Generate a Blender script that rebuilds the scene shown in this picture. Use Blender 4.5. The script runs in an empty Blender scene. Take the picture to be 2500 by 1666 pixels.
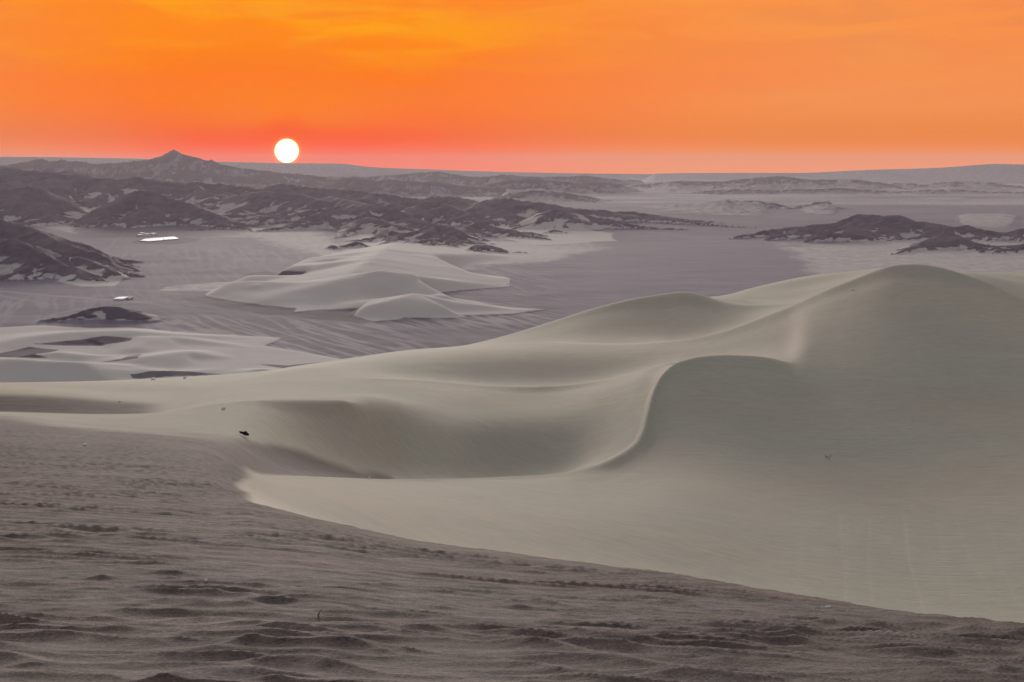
import bpy, math, random
import numpy as np

# ------------------------------------------------------------------ camera, light, exposure
S = bpy.context.scene
COL = S.collection
F = 4665.0          # focal length in pixels of the 2500 px wide photograph
CX, EY = 1250.0, 395.0   # column of the optical axis, row of eye level
H = 300.0           # eye height above the desert plain

cam = bpy.data.cameras.new('camera')
cam.sensor_width = 36.0
cam.lens = 36.0 * F / 2500.0
cam.shift_y = -(833.0 - EY) / 2500.0
cam.clip_start = 0.3
cam.clip_end = 200000.0
cam_o = bpy.data.objects.new('camera', cam)
cam_o.location = (0, 0, H)
cam_o.rotation_euler = (math.radians(90), 0, 0)
COL.objects.link(cam_o)
S.camera = cam_o
S.view_settings.view_transform = 'Standard'
S.view_settings.look = 'None'
S.view_settings.exposure = 0.0
S.view_settings.gamma = 1.0
S.cycles.volume_bounces = 2
S.cycles.max_bounces = 6
S.cycles.diffuse_bounces = 3

SUN_AZ = math.atan((700 - CX) / F)        # left of the view axis
SUN_EL = math.atan((EY - 369) / F)

def lin(r, g, b, a=1.0):
    f = lambda c: (c / 255.0 / 12.92) if c / 255.0 <= 0.04045 else ((c / 255.0 + 0.055) / 1.055) ** 2.4
    return (f(r), f(g), f(b), a)

class NT:
    def __init__(s, tree):
        s.t = tree; s.n = tree.nodes; s.l = tree.links
    def new(s, typ, **kw):
        n = s.n.new(typ)
        for k, v in kw.items(): setattr(n, k, v)
        return n
    def put(s, sock, v):
        if isinstance(v, bpy.types.NodeSocket): s.l.new(v, sock)
        elif v is not None: sock.default_value = v
    def m(s, op, a, b=None, c=None, clamp=False):
        n = s.new('ShaderNodeMath', operation=op, use_clamp=clamp)
        s.put(n.inputs[0], a); s.put(n.inputs[1], b)
        if c is not None: s.put(n.inputs[2], c)
        return n.outputs[0]
    def step(s, v, a, b, lo=0.0, hi=1.0):
        n = s.new('ShaderNodeMapRange', interpolation_type='SMOOTHSTEP')
        s.put(n.inputs['Value'], v)
        s.put(n.inputs['From Min'], a); s.put(n.inputs['From Max'], b)
        s.put(n.inputs['To Min'], lo); s.put(n.inputs['To Max'], hi)
        return n.outputs[0]
    def mix(s, f, a, b, mode='MIX'):
        n = s.new('ShaderNodeMix', data_type='RGBA', blend_type=mode)
        s.put(n.inputs[0], f); s.put(n.inputs[6], a); s.put(n.inputs[7], b)
        return n.outputs[2]
    def noise(s, vec, scale, detail=4.0, rough=0.55, dist=0.0):
        n = s.new('ShaderNodeTexNoise')
        s.put(n.inputs['Vector'], vec)
        n.inputs['Scale'].default_value = scale; n.inputs['Detail'].default_value = detail
        n.inputs['Roughness'].default_value = rough; n.inputs['Distortion'].default_value = dist
        return n.outputs[0]
    def mapping(s, vec, scale=(1, 1, 1), rot=(0, 0, 0), loc=(0, 0, 0)):
        n = s.new('ShaderNodeMapping')
        s.put(n.inputs['Vector'], vec)
        n.inputs['Scale'].default_value = scale; n.inputs['Rotation'].default_value = rot; n.inputs['Location'].default_value = loc
        return n.outputs[0]

# ---- world: dusk sky, sky texture below a low sun plus the orange afterglow and thin cloud streaks
W = bpy.data.worlds.new('World'); S.world = W; W.use_nodes = True
nt = NT(W.node_tree); W.node_tree.nodes.clear()
tc = nt.new('ShaderNodeTexCoord')
D = tc.outputs['Generated']
sep = nt.new('ShaderNodeSeparateXYZ'); nt.put(sep.inputs[0], D)
dx, dy, dz = sep.outputs
el = nt.m('MULTIPLY', nt.m('ARCSINE', dz), 180 / math.pi)                       # elevation, degrees
az = nt.m('MULTIPLY', nt.m('ARCTAN2', dx, dy), 180 / math.pi)                   # + to the right
saz, sel_ = math.degrees(SUN_AZ), math.degrees(SUN_EL)
daz = nt.m('SUBTRACT', az, saz)
adaz = nt.m('ABSOLUTE', daz)
# cloud noises stretched along the horizon
def streak(sx, sy, detail, loc, dist=0.0):
    c = nt.new('ShaderNodeCombineXYZ'); nt.put(c.inputs[0], nt.m('MULTIPLY', az, sx)); nt.put(c.inputs[1], nt.m('MULTIPLY', el, sy)); c.inputs[2].default_value = loc
    return nt.noise(c.outputs[0], 1.0, detail, 0.55, dist)
# colour along the horizon from near the sun to the side
hor = nt.mix(nt.step(adaz, 1.0, 13.0), lin(255, 76, 0), lin(240, 128, 40))
mid = nt.mix(nt.step(adaz, 2.0, 17.0), lin(255, 120, 0), lin(246, 146, 76))
leftg = nt.step(daz, -2.0, -8.5)
hor = nt.mix(nt.m('MULTIPLY', leftg, 0.55), hor, lin(232, 132, 82))
top = nt.mix(nt.step(adaz, 3.0, 18.0), lin(255, 138, 10), lin(240, 146, 76))
c1 = nt.mix(nt.step(el, 0.3, 2.0), hor, mid)
c1 = nt.mix(nt.step(el, 2.2, 4.3), c1, top)
# warm clear patch above the sun
g1 = nt.m('MULTIPLY', nt.step(adaz, 5.0, 0.5), nt.m('MULTIPLY', nt.step(el, 0.7, 1.5), nt.step(el, 3.2, 2.0)))
c1 = nt.mix(nt.m('MULTIPLY', g1, 0.75), c1, lin(255, 127, 0))
# streaky cloud tint
s1 = nt.step(streak(0.16, 1.1, 5, 3.1, 0.6), 0.42, 0.60)
s1 = nt.m('MULTIPLY', s1, nt.step(el, 2.2, 4.0))
s1b = nt.m('MULTIPLY', s1, nt.step(adaz, 13.0, 1.0))
c1 = nt.mix(nt.m('MULTIPLY', s1b, 1.0), c1, lin(255, 160, 8))
c1 = nt.mix(nt.m('MULTIPLY', nt.m('MULTIPLY', s1, nt.step(adaz, 5.0, 14.0)), 0.5), c1, lin(255, 158, 70))
s2 = nt.step(streak(0.11, 0.75, 6, 9.7, 0.3), 0.40, 0.64)
c1 = nt.mix(nt.m('MULTIPLY', s2, 0.22), c1, lin(255, 118, 62))
s3 = nt.step(streak(0.35, 2.6, 5, 21.3, 0.2), 0.42, 0.7)
c1 = nt.mix(nt.m('MULTIPLY', s3, 0.10), c1, lin(226, 128, 78))
# dull overhead and eastern sky
skyt = nt.new('ShaderNodeTexSky', sky_type='NISHITA')
skyt.sun_disc = False; skyt.sun_elevation = math.radians(1.0); skyt.sun_rotation = SUN_AZ
up = nt.mix(nt.step(dy, -0.7, 0.8), (0.40, 0.43, 0.48, 1), (0.44, 0.48, 0.56, 1))
upn = nt.mix(0.10, up, skyt.outputs[0], 'ADD')
glow_hi = nt.mix(nt.step(adaz, 20, 90), (1.0, 0.78, 0.62, 1), (0.36, 0.36, 0.40, 1))   # afterglow above the picture
wide = nt.mix(nt.step(el, 5.5, 11.0), c1, glow_hi)
sky = nt.mix(nt.step(el, 18.0, 50.0), wide, upn)
sky = nt.mix(nt.step(adaz, 40.0, 100.0), sky, upn)
sky = nt.mix(nt.step(el, -0.8, -3.5), sky, (0.10, 0.09, 0.085, 1))
# sun disc with a tight orange aureole
dot = nt.new('ShaderNodeVectorMath', operation='DOT_PRODUCT'); nt.put(dot.inputs[0], D)
sv = (math.sin(SUN_AZ) * math.cos(SUN_EL), math.cos(SUN_AZ) * math.cos(SUN_EL), math.sin(SUN_EL))
dot.inputs[1].default_value = sv
# small angle from the chord length, precise near zero
sub = nt.new('ShaderNodeVectorMath', operation='DISTANCE'); nt.put(sub.inputs[0], D); sub.inputs[1].default_value = sv
ang = nt.m('MULTIPLY', sub.outputs['Value'], 180 / math.pi)
RS = math.degrees(30.0 / F)
sky = nt.mix(nt.m('MULTIPLY', nt.step(ang, 1.3, RS), 0.9), sky, lin(255, 88, 0))
sky = nt.mix(nt.step(ang, RS * 1.25, RS * 1.0), sky, (1.6, 0.22, 0.0, 1))
bgA = nt.new('ShaderNodeBackground'); nt.put(bgA.inputs[0], sky)
nt.put(bgA.inputs[1], nt.m('MULTIPLY', nt.step(el, 0.9, -0.3, 1.0, 1.3), nt.step(adaz, 60, 25, 0.6, 1.0)))
bgB = nt.new('ShaderNodeBackground'); nt.put(bgB.inputs[0], nt.mix(nt.step(ang, RS * 0.98, RS * 0.84), (0.16, 0.085, 0.004, 1), (1.0, 0.86, 0.50, 1))); bgB.inputs[1].default_value = 10.0
mx = nt.new('ShaderNodeMixShader'); nt.put(mx.inputs[0], nt.step(ang, RS * 1.04, RS * 0.93)); nt.l.new(bgA.outputs[0], mx.inputs[1]); nt.l.new(bgB.outputs[0], mx.inputs[2])
out = nt.new('ShaderNodeOutputWorld'); nt.l.new(mx.outputs[0], out.inputs[0])
W.cycles.sampling_method = 'MANUAL'; W.cycles.sample_map_resolution = 1024

sun = bpy.data.lights.new('sun', 'SUN')
sun.energy = 2.5; sun.angle = math.radians(9); sun.color = (1.0, 0.905, 0.82)
sun_o = bpy.data.objects.new('sun', sun); COL.objects.link(sun_o)
LAMP_EL = math.radians(5.0)
from mathutils import Vector
sd = Vector((math.sin(SUN_AZ) * math.cos(LAMP_EL), math.cos(SUN_AZ) * math.cos(LAMP_EL), math.sin(LAMP_EL)))
sun_o.rotation_euler = sd.to_track_quat('Z', 'Y').to_euler()

# ------------------------------------------------------------------ numeric helpers
def vhash(ix, iy, seed):
    h = (ix.astype(np.int64) * 374761393 + iy.astype(np.int64) * 668265263 + seed * 1442695041) & 0xFFFFFFFF
    h = ((h ^ (h >> 13)) * 1274126177) & 0xFFFFFFFF
    h = (h ^ (h >> 16)) & 0xFFFFFFFF
    return h
def gnoise(x, y, seed=0):
    """gradient noise, about -1..1"""
    x0 = np.floor(x); y0 = np.floor(y); fx = x - x0; fy = y - y0
    ix = x0.astype(np.int64); iy = y0.astype(np.int64)
    ux = fx * fx * fx * (fx * (fx * 6 - 15) + 10); uy = fy * fy * fy * (fy * (fy * 6 - 15) + 10)
    def g(a, b):
        th = vhash(ix + a, iy + b, seed) * (2 * math.pi / 4294967296.0)
        return np.cos(th) * (fx - a) + np.sin(th) * (fy - b)
    n0 = g(0, 0) * (1 - ux) + g(1, 0) * ux
    n1 = g(0, 1) * (1 - ux) + g(1, 1) * ux
    return (n0 * (1 - uy) + n1 * uy) * 1.5
def fbm(x, y, octs=4, seed=0, gain=0.5, lac=2.03):
    s = 0; a = 1.0; t = 0
    for o in range(octs):
        s = s + a * gnoise(x, y, seed + o * 17); t += a; a *= gain; x = x * lac + 3.7; y = y * lac - 1.9
    return s / t
def ridged(x, y, octs=5, seed=0, gain=0.5, lac=2.05):
    s = 0; a = 1.0; t = 0; w = 1.0
    for o in range(octs):
        n = 1 - np.abs(gnoise(x, y, seed + o * 29)); n = n * n * w
        s = s + a * n; t += a; a *= gain; w = np.clip(n * 1.6, 0, 1); x = x * lac + 5.1; y = y * lac + 2.3
    return s / t
def sstep(a, b, v):
    t = np.clip((v - a) / (b - a), 0, 1); return t * t * (3 - 2 * t)
def pchip_slopes(X, Y):
    """X, Y: (K, N) -> slopes (K, N)"""
    h = np.diff(X, axis=0); d = np.diff(Y, axis=0) / h
    m = np.zeros_like(Y)
    if len(X) == 2:
        m[0] = m[1] = d[0]; return m
    w1 = 2 * h[1:] + h[:-1]; w2 = h[1:] + 2 * h[:-1]
    ok = d[1:] * d[:-1] > 0
    with np.errstate(divide='ignore', invalid='ignore'):
        hm = (w1 + w2) / (w1 / d[:-1] + w2 / d[1:])
    m[1:-1] = np.where(ok, hm, 0.0)
    for e, (i, j) in ((0, (0, 1)), (-1, (-1, -2))):
        v = ((2 * h[i] + h[j]) * d[i] - h[i] * d[j]) / (h[i] + h[j])
        v = np.where(v * d[i] <= 0, 0, v)
        v = np.where((d[i] * d[j] < 0) & (np.abs(v) > 3 * np.abs(d[i])), 3 * d[i], v)
        m[e] = v
    return m
def herm(x, x0, x1, y0, y1, m0, m1):
    h = x1 - x0; t = (x - x0) / h
    return ((1 + 2 * t) * (1 - t) ** 2 * y0 + t * (1 - t) ** 2 * h * m0 + t * t * (3 - 2 * t) * y1 + t * t * (t - 1) * h * m1)
def curve(pts, U):
    """pts: list of (x, a, b...) -> tuple of arrays over U"""
    p = np.array(sorted(pts), float)
    X = p[:, :1]; res = []
    Uc = np.clip(U, p[0, 0], p[-1, 0])
    idx = np.clip(np.searchsorted(p[:, 0], Uc, side='right') - 1, 0, len(p) - 2)
    for c in range(1, p.shape[1]):
        m = pchip_slopes(X, p[:, c:c + 1])[:, 0]
        res.append(herm(Uc, p[idx, 0], p[idx + 1, 0], p[idx, c], p[idx + 1, c], m[idx], m[idx + 1]))
    return res
def gauss(A, sigma, axis):
    n = int(3 * sigma + 1); k = np.exp(-0.5 * (np.arange(-n, n + 1) / sigma) ** 2); k /= k.sum()
    A = np.moveaxis(A, axis, 0)
    P = np.concatenate([np.repeat(A[:1], n, 0), A, np.repeat(A[-1:], n, 0)], 0)
    o = np.zeros_like(A)
    for i, w in enumerate(k): o += w * P[i:i + len(A)]
    return np.moveaxis(o, 0, axis)

def grid_mesh(name, X, Y, Z, attrs, mat, smooth=True):
    R, C = X.shape
    me = bpy.data.meshes.new(name)
    co = np.stack([X, Y, Z], -1).astype(np.float32).reshape(-1)
    i = np.arange(R * C).reshape(R, C)
    q = np.stack([i[:-1, :-1], i[:-1, 1:], i[1:, 1:], i[1:, :-1]], -1).reshape(-1, 4).astype(np.int32)
    me.vertices.add(R * C); me.vertices.foreach_set('co', co)
    me.loops.add(q.size); me.loops.foreach_set('vertex_index', q.reshape(-1))
    me.polygons.add(len(q)); me.polygons.foreach_set('loop_start', np.arange(0, q.size, 4, dtype=np.int32))
    me.polygons.foreach_set('loop_total', np.full(len(q), 4, np.int32))
    me.polygons.foreach_set('use_smooth', np.full(len(q), smooth, bool))
    me.update(calc_edges=True)
    for k, v in attrs.items():
        a = me.attributes.new(k, 'FLOAT', 'POINT'); a.data.foreach_set('value', v.astype(np.float32).reshape(-1))
    me.materials.append(mat)
    o = bpy.data.objects.new(name, me); COL.objects.link(o)
    o['kind'] = 'structure'
    return o

def colspan(lo, hi, step, left, right, n):
    core = np.arange(lo, hi + step, step)
    a = lo - (lo - left) * (np.arange(n, 0, -1) / n) ** 1.8
    b = hi + (right - hi) * (np.arange(1, n + 1) / n) ** 1.8
    return np.concatenate([a, core, b])

# ------------------------------------------------------------------ materials
def new_mat(name):
    m = bpy.data.materials.new(name); m.use_nodes = True; m.node_tree.nodes.clear()
    n = NT(m.node_tree)
    b = n.new('ShaderNodeBsdfPrincipled'); o = n.new('ShaderNodeOutputMaterial')
    n.l.new(b.outputs[0], o.inputs[0])
    b.inputs['Specular IOR Level'].default_value = 0.15
    b.inputs['Roughness'].default_value = 0.95
    return m, n, b
def attr(n, name):
    a = n.new('ShaderNodeAttribute'); a.attribute_name = name; return a.outputs['Fac']

def sand_material():
    m, n, b = new_mat('dune_sand')
    geo = n.new('ShaderNodeNewGeometry'); P = geo.outputs['Position']
    coarse = attr(n, 'coarse'); fine = attr(n, 'fine_ripple'); track = attr(n, 'track'); crest = attr(n, 'ripple_top')
    pale = n.mix(n.step(n.noise(P, 0.02, 5), 0.35, 0.65), (0.490, 0.418, 0.318, 1), (0.445, 0.395, 0.312, 1))
    olive = n.step(n.noise(n.mapping(P, (0.012, 0.02, 0.05)), 1.0, 3), 0.42, 0.62)
    pale = n.mix(n.m('MULTIPLY', olive, 0.5), pale, (0.385, 0.385, 0.31, 1))
    # wind-sorted grain streaks
    st = n.noise(n.mapping(P, (0.05, 0.9, 0.9), (0, 0, 0.12)), 1.0, 4, 0.6)
    pale = n.mix(n.m('MULTIPLY', n.step(st, 0.35, 0.7), 0.13), pale, (0.31, 0.27, 0.23, 1))
    pale = n.mix(n.m('MULTIPLY', track, 0.38), pale, (0.56, 0.50, 0.42, 1))
    mot = n.noise(n.mapping(P, (0.5, 0.8, 0.8)), 1.0, 7, 0.75)
    pale = n.mix(1.0, pale, n.step(mot, 0.3, 0.7, 0.93, 1.06), 'MULTIPLY')
    lee = n.noise(n.mapping(P, (0.03, 0.02, 0.16), (0, 0, 0.3)), 1.0, 4, 0.55)
    pale = n.mix(n.m('MULTIPLY', n.step(lee, 0.48, 0.66), 0.35), pale, (0.40, 0.33, 0.27, 1))
    dark = n.mix(n.step(n.noise(P, 0.35, 5), 0.35, 0.65), (0.148, 0.101, 0.088, 1), (0.172, 0.124, 0.104, 1))
    dark = n.mix(n.m('MULTIPLY', n.step(n.noise(n.mapping(P, (0.06, 0.25, 0.2), (0, 0, 0.2)), 1.0, 4), 0.4, 0.66), 0.55), dark, (0.132, 0.118, 0.108, 1))
    far_dark = attr(n, 'far_dark')
    dark = n.mix(n.m('MULTIPLY', far_dark, 0.8), dark, (0.080, 0.052, 0.050, 1))  # coarse sand turns darker with distance
    fs = n.noise(n.mapping(P, (0.22, 1.9, 0.6), (0, 0, 0.28)), 1.0, 6, 0.7)
    dark = n.mix(1.0, dark, n.step(fs, 0.36, 0.64, 0.70, 1.28), 'MULTIPLY')
    # paler colour on some ripple tops
    dark = n.mix(n.m('MULTIPLY', crest, 0.5), dark, (0.36, 0.31, 0.27, 1))
    grain = n.noise(P, 45.0, 3, 0.8)
    grain2 = n.noise(P, 11.0, 3, 0.8)
    g = n.m('ADD', n.m('MULTIPLY', grain, 0.6), n.m('MULTIPLY', grain2, 0.4))
    dark = n.mix(1.0, dark, n.step(g, 0.32, 0.68, 0.50, 1.52), 'MULTIPLY')
    col = n.mix(coarse, pale, dark)
    n.put(b.inputs['Base Color'], col)
    # bump: fine ripples on the pale sand, grains on the coarse sand
    wv = n.noise(n.mapping(P, (0.22, 1.5, 1.0), (0, 0, 0.15)), 1.0, 6, 0.72)
    bp = n.new('ShaderNodeBump'); bp.inputs['Strength'].default_value = 1.0
    hgt = n.m('ADD', n.m('MULTIPLY', n.m('MULTIPLY', wv, fine), 0.16), n.m('MULTIPLY', n.m('MULTIPLY', g, coarse), 0.022))
    n.put(bp.inputs['Height'], hgt); bp.inputs['Distance'].default_value = 1.0
    n.l.new(bp.outputs[0], b.inputs['Normal'])
    return m

def valley_material():
    m, n, b = new_mat('desert_ground')
    geo = n.new('ShaderNodeNewGeometry'); P = geo.outputs['Position']
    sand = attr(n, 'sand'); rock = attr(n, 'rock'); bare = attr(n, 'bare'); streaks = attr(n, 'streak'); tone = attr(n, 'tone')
    gravel = n.mix(n.step(n.noise(P, 0.0012, 6, 0.6), 0.38, 0.62), (0.078, 0.064, 0.122, 1), (0.118, 0.096, 0.158, 1))
    gravel = n.mix(n.m('MULTIPLY', streaks, 0.85), gravel, (0.36, 0.32, 0.335, 1))
    fines = n.noise(n.mapping(P, (0.006, 0.03, 0.02), (0, 0, -0.5)), 1.0, 6, 0.65)
    gravel = n.mix(n.m('MULTIPLY', n.step(fines, 0.38, 0.68), 0.55), gravel, (0.25, 0.215, 0.235, 1))
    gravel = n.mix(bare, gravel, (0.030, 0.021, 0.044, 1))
    sandc = n.mix(n.step(n.noise(P, 0.003, 5), 0.35, 0.65), (0.54, 0.475, 0.44, 1), (0.49, 0.45, 0.42, 1))
    brkt = n.noise(P, 0.006, 5, 0.6)
    rk = n.mix(n.step(n.noise(P, 0.02, 6, 0.65), 0.35, 0.65), (0.032, 0.020, 0.044, 1), (0.085, 0.060, 0.100, 1))
    rk = n.mix(n.m('MULTIPLY', n.step(brkt, 0.46, 0.66), 0.6), rk, (0.150, 0.115, 0.145, 1))
    rk = n.mix(n.m('MULTIPLY', tone, 0.5), rk, (0.26, 0.22, 0.21, 1))
    brk = n.noise(P, 0.022, 7, 0.66); brk2 = n.noise(n.mapping(P, (0.035, 0.010, 0.02)), 1.0, 5, 0.6)
    bb = n.m('SUBTRACT', n.m('ADD', n.m('MULTIPLY', brk, 0.6), n.m('MULTIPLY', brk2, 0.4)), 0.5)
    rock = n.step(n.m('ADD', rock, n.m('MULTIPLY', bb, 1.3)), 0.36, 0.64)
    sand = n.step(n.m('ADD', sand, n.m('MULTIPLY', bb, 1.1)), 0.28, 0.78)
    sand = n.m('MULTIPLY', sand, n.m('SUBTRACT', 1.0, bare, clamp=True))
    col = n.mix(sand, gravel, sandc)
    col = n.mix(rock, col, rk)
    n.put(b.inputs['Base Color'], col)
    bp = n.new('ShaderNodeBump'); bp.inputs['Strength'].default_value = 0.8; bp.inputs['Distance'].default_value = 1.0
    hgt = n.m('MULTIPLY', n.noise(P, 0.012, 7, 0.62), n.m('ADD', n.m('MULTIPLY', rock, 16.0), 1.2))
    n.put(bp.inputs['Height'], hgt)
    n.l.new(bp.outputs[0], b.inputs['Normal'])
    return m

# ------------------------------------------------------------------ near dunes
# every entry: column, row it is seen at, distance.  A dune crest is a line where the slope breaks.
K = []
def kc(crease, pts): K.append((crease, pts))
kc(None, [(-2000, 3600, 2.4), (4500, 3600, 2.4)])
kc(None, [(-2000, 1720, 7.2), (4500, 1720, 7.2)])
kc(None, [(-2000, 1360, 22), (0, 1385, 19), (600, 1425, 17), (1250, 1505, 14.5), (2000, 1585, 11.8), (2500, 1622, 10.5), (4500, 1660, 9)])
kc((590, 9999), [(-2000, 1090, 75), (-500, 1120, 70), (0, 1150, 58), (300, 1185, 52), (480, 1205, 50), (560, 1218, 50), (620, 1228, 48), (700, 1250, 44), (850, 1285, 40), (1000, 1318, 37), (1250, 1352, 33), (1600, 1397, 28), (1900, 1449, 23), (2200, 1495, 19), (2500, 1532, 16), (3200, 1600, 12.5), (4500, 1640, 11.4)])
kc(None, [(-2000, 1050, 95), (0, 1095, 82), (300, 1125, 76), (480, 1155, 68), (560, 1188, 62), (620, 1229, 60), (700, 1258, 66), (850, 1300, 78), (1000, 1335, 90), (1250, 1372, 105), (1600, 1420, 120), (1900, 1475, 125), (2200, 1525, 125), (2500, 1565, 120), (3200, 1640, 110), (4500, 1690, 100)])
kc(None, [(-2000, 1040, 115), (0, 1062, 105), (300, 1090, 98), (480, 1118, 92), (560, 1160, 86), (620, 1190, 92), (700, 1205, 100), (850, 1220, 115), (1000, 1235, 130), (1250, 1250, 150), (1600, 1270, 165), (1900, 1300, 175), (2200, 1330, 175), (2500, 1350, 170), (3200, 1400, 150), (4500, 1450, 140)])
# swale before the big grey face
kc(None, [(-2000, 1030, 125), (0, 1048, 115), (300, 1072, 109), (480, 1097, 105), (560, 1130, 102), (620, 1172, 106), (700, 1180, 116), (850, 1188, 136), (1000, 1195, 158), (1250, 1200, 184), (1400, 1185, 204), (1480, 1172, 214), (1560, 1140, 226), (1600, 1120, 232), (1700, 1105, 236), (1900, 1120, 236), (2200, 1140, 234), (2500, 1160, 225), (3200, 1210, 205), (4500, 1260, 190)])
kc((600, 1930), [(-2000, 1015, 140), (0, 1035, 125), (300, 1060, 119), (480, 1080, 116), (560, 1110, 114), (610, 1161, 114), (640, 1163, 120), (760, 1163, 140), (960, 1169, 175), (1127, 1167, 200), (1253, 1162, 215), (1359, 1156, 222), (1408, 1148, 221), (1480, 1126, 225), (1519, 1104, 231.5), (1558, 1073, 240), (1575, 1036, 249), (1582, 985, 261), (1592, 942, 272), (1626, 898, 285), (1660, 877, 290), (1700, 867, 292), (1780, 862, 295), (1860, 866, 296), (1940, 880, 296), (2050, 905, 290), (2200, 930, 282), (2350, 960, 275), (2500, 985, 268), (3200, 1060, 240), (4500, 1120, 220)])
kc(None, [(-2000, 1005, 150), (0, 1026, 136), (300, 1048, 130), (480, 1064, 127), (560, 1082, 126), (620, 1135, 126), (700, 1158, 136), (850, 1172, 160), (960, 1180, 186), (1127, 1182, 212), (1253, 1180, 228), (1359, 1168, 234), (1408, 1152, 238), (1440, 1132, 241), (1480, 1112, 244), (1519, 1082, 248), (1558, 1044, 253), (1575, 1008, 260), (1582, 978, 268), (1592, 955, 281), (1626, 914, 298), (1700, 886, 305), (1780, 880, 308), (1880, 880, 308), (1930, 880, 308), (1945, 878, 304)])
kc(None, [(-2000, 1000, 160), (0, 1018, 145), (250, 1046, 140), (430, 1058, 137), (560, 1070, 137), (620, 1092, 141), (700, 1125, 150), (850, 1150, 172), (960, 1158, 195), (1127, 1130, 224), (1253, 1115, 243), (1359, 1110, 252), (1400, 1098, 256), (1440, 1080, 257), (1480, 1058, 257), (1519, 1032, 259), (1558, 1003, 265), (1575, 975, 274), (1592, 940, 290), (1626, 906, 304), (1700, 885, 312), (1780, 880, 316), (1880, 876, 316), (1930, 871, 316), (1945, 868, 312)])
kc(None, [(-2000, 996, 170), (0, 1011, 155), (250, 1024, 153), (430, 1028, 152), (560, 1035, 152), (620, 1045, 155), (700, 1060, 166), (850, 1085, 188), (960, 1090, 210), (1127, 1062, 238), (1253, 1052, 257), (1359, 1050, 265), (1440, 1022, 270), (1519, 985, 278), (1575, 940, 288), (1592, 928, 300), (1626, 901, 311), (1700, 886, 319), (1780, 880, 324), (1860, 874, 324), (1930, 862, 324), (1945, 858, 322)])
kc((-9999, 880), [(-2000, 990, 182), (0, 1004, 170), (250, 1010, 168), (350, 1009, 168), (430, 1003, 170), (500, 990, 172), (560, 982, 176), (600, 978, 180), (700, 975, 190), (850, 976, 212), (910, 984, 222), (1000, 1005, 236), (1127, 1020, 252), (1253, 1012, 271), (1359, 1005, 280), (1440, 985, 284), (1519, 950, 290), (1575, 915, 300), (1592, 910, 308), (1626, 896, 318), (1700, 886, 326), (1780, 880, 330), (1860, 870, 330), (1900, 862, 330), (1930, 851, 330), (1945, 846, 330)])
kc(None, [(-2000, 1020, 195), (0, 1030, 192), (250, 1030, 191), (350, 1021, 190), (430, 1006, 190), (500, 985, 188), (560, 977, 190), (700, 965, 205), (850, 962, 230), (1000, 978, 254), (1127, 988, 267), (1253, 982, 287), (1359, 977, 295), (1440, 957, 298), (1519, 932, 302), (1575, 906, 308), (1626, 893, 324), (1700, 886, 332), (1780, 878, 336), (1860, 864, 336), (1900, 852, 336), (1930, 839, 336), (1945, 834, 336)])
kc(None, [(-2000, 945, 215), (0, 951, 209), (200, 963, 208), (350, 979, 207), (430, 984, 212), (560, 960, 215), (700, 950, 225), (850, 945, 250), (1000, 951, 280), (1127, 957, 288), (1253, 959, 300), (1359, 956, 308), (1440, 943, 310), (1519, 921, 312), (1575, 903, 316), (1626, 891, 328), (1700, 885, 337), (1780, 876, 340), (1860, 857, 340), (1900, 843, 340), (1930, 827, 341), (1945, 822, 341)])
kc((870, 1700), [(-2000, 940, 240), (0, 944, 235), (350, 960, 240), (560, 945, 240), (700, 930, 250), (875, 923, 280), (977, 925, 300), (1093, 932, 306), (1190, 940, 308), (1287, 942, 310), (1359, 940, 315), (1480, 925, 318), (1577, 900, 322), (1650, 881, 333), (1700, 883, 341), (1780, 873, 344), (1860, 849, 345), (1900, 832, 345), (1930, 813, 346), (1945, 808, 346)])
kc(None, [(-2000, 938, 255), (0, 940, 255), (560, 938, 262), (700, 918, 272), (875, 914, 302), (977, 924, 321), (1093, 938, 330), (1190, 947, 332), (1287, 950, 334), (1359, 948, 338), (1480, 934, 341), (1577, 912, 344), (1650, 890, 348), (1700, 880, 350), (1780, 862, 352), (1860, 836, 352), (1900, 815, 352), (1930, 799, 352), (1945, 794, 352)])
kc(None, [(-2000, 936, 275), (0, 937, 275), (560, 932, 282), (700, 908, 290), (875, 893, 325), (977, 890, 344), (1093, 889, 352), (1190, 889, 355), (1287, 888, 358), (1359, 885, 360), (1480, 877, 363), (1577, 864, 366), (1650, 853, 368), (1700, 847, 367), (1780, 829, 365), (1860, 803, 363), (1900, 785, 362), (1930, 771, 362), (1945, 766, 361)])
kc((1150, 9999), [(-2000, 934, 300), (0, 934, 300), (560, 927, 310), (700, 902, 315), (875, 873, 360), (1000, 856, 390), (1100, 849, 400), (1184, 842, 405), (1322, 835, 405), (1494, 841, 396), (1649, 831, 388), (1724, 818, 384), (1838, 781, 379), (1896, 758, 376), (1953, 735, 374), (1982, 720, 373), (2068, 683, 372), (2125, 663, 371), (2177, 642, 370), (2240, 640, 368), (2297, 650, 364), (2355, 668, 359), (2412, 688, 354), (2500, 729, 344), (3200, 900, 300), (4500, 980, 280)])
kc(None, [(-2000, 934, 330), (0, 934.5, 330), (700, 903, 335), (1000, 857, 415), (1184, 848, 424), (1322, 842, 425), (1450, 828, 422), (1600, 828, 416), (1649, 836, 408), (1724, 828, 404), (1838, 793, 400), (1896, 770, 395), (1953, 748, 388), (2068, 700, 385), (2177, 662, 385), (2355, 685, 380), (2500, 745, 366), (3200, 900, 330), (4500, 990, 310)])
kc(None, [(-2000, 934, 350), (0, 934.2, 350), (700, 899, 350), (1000, 856, 430), (1184, 838, 438), (1322, 812, 441), (1450, 785, 444), (1600, 778, 442), (1724, 778, 430), (1838, 771, 418), (1896, 760, 411), (1953, 748, 403), (2068, 705, 400), (2177, 670, 400), (2355, 682, 400), (2500, 728, 395), (3200, 880, 370), (4500, 980, 350)])
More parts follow.
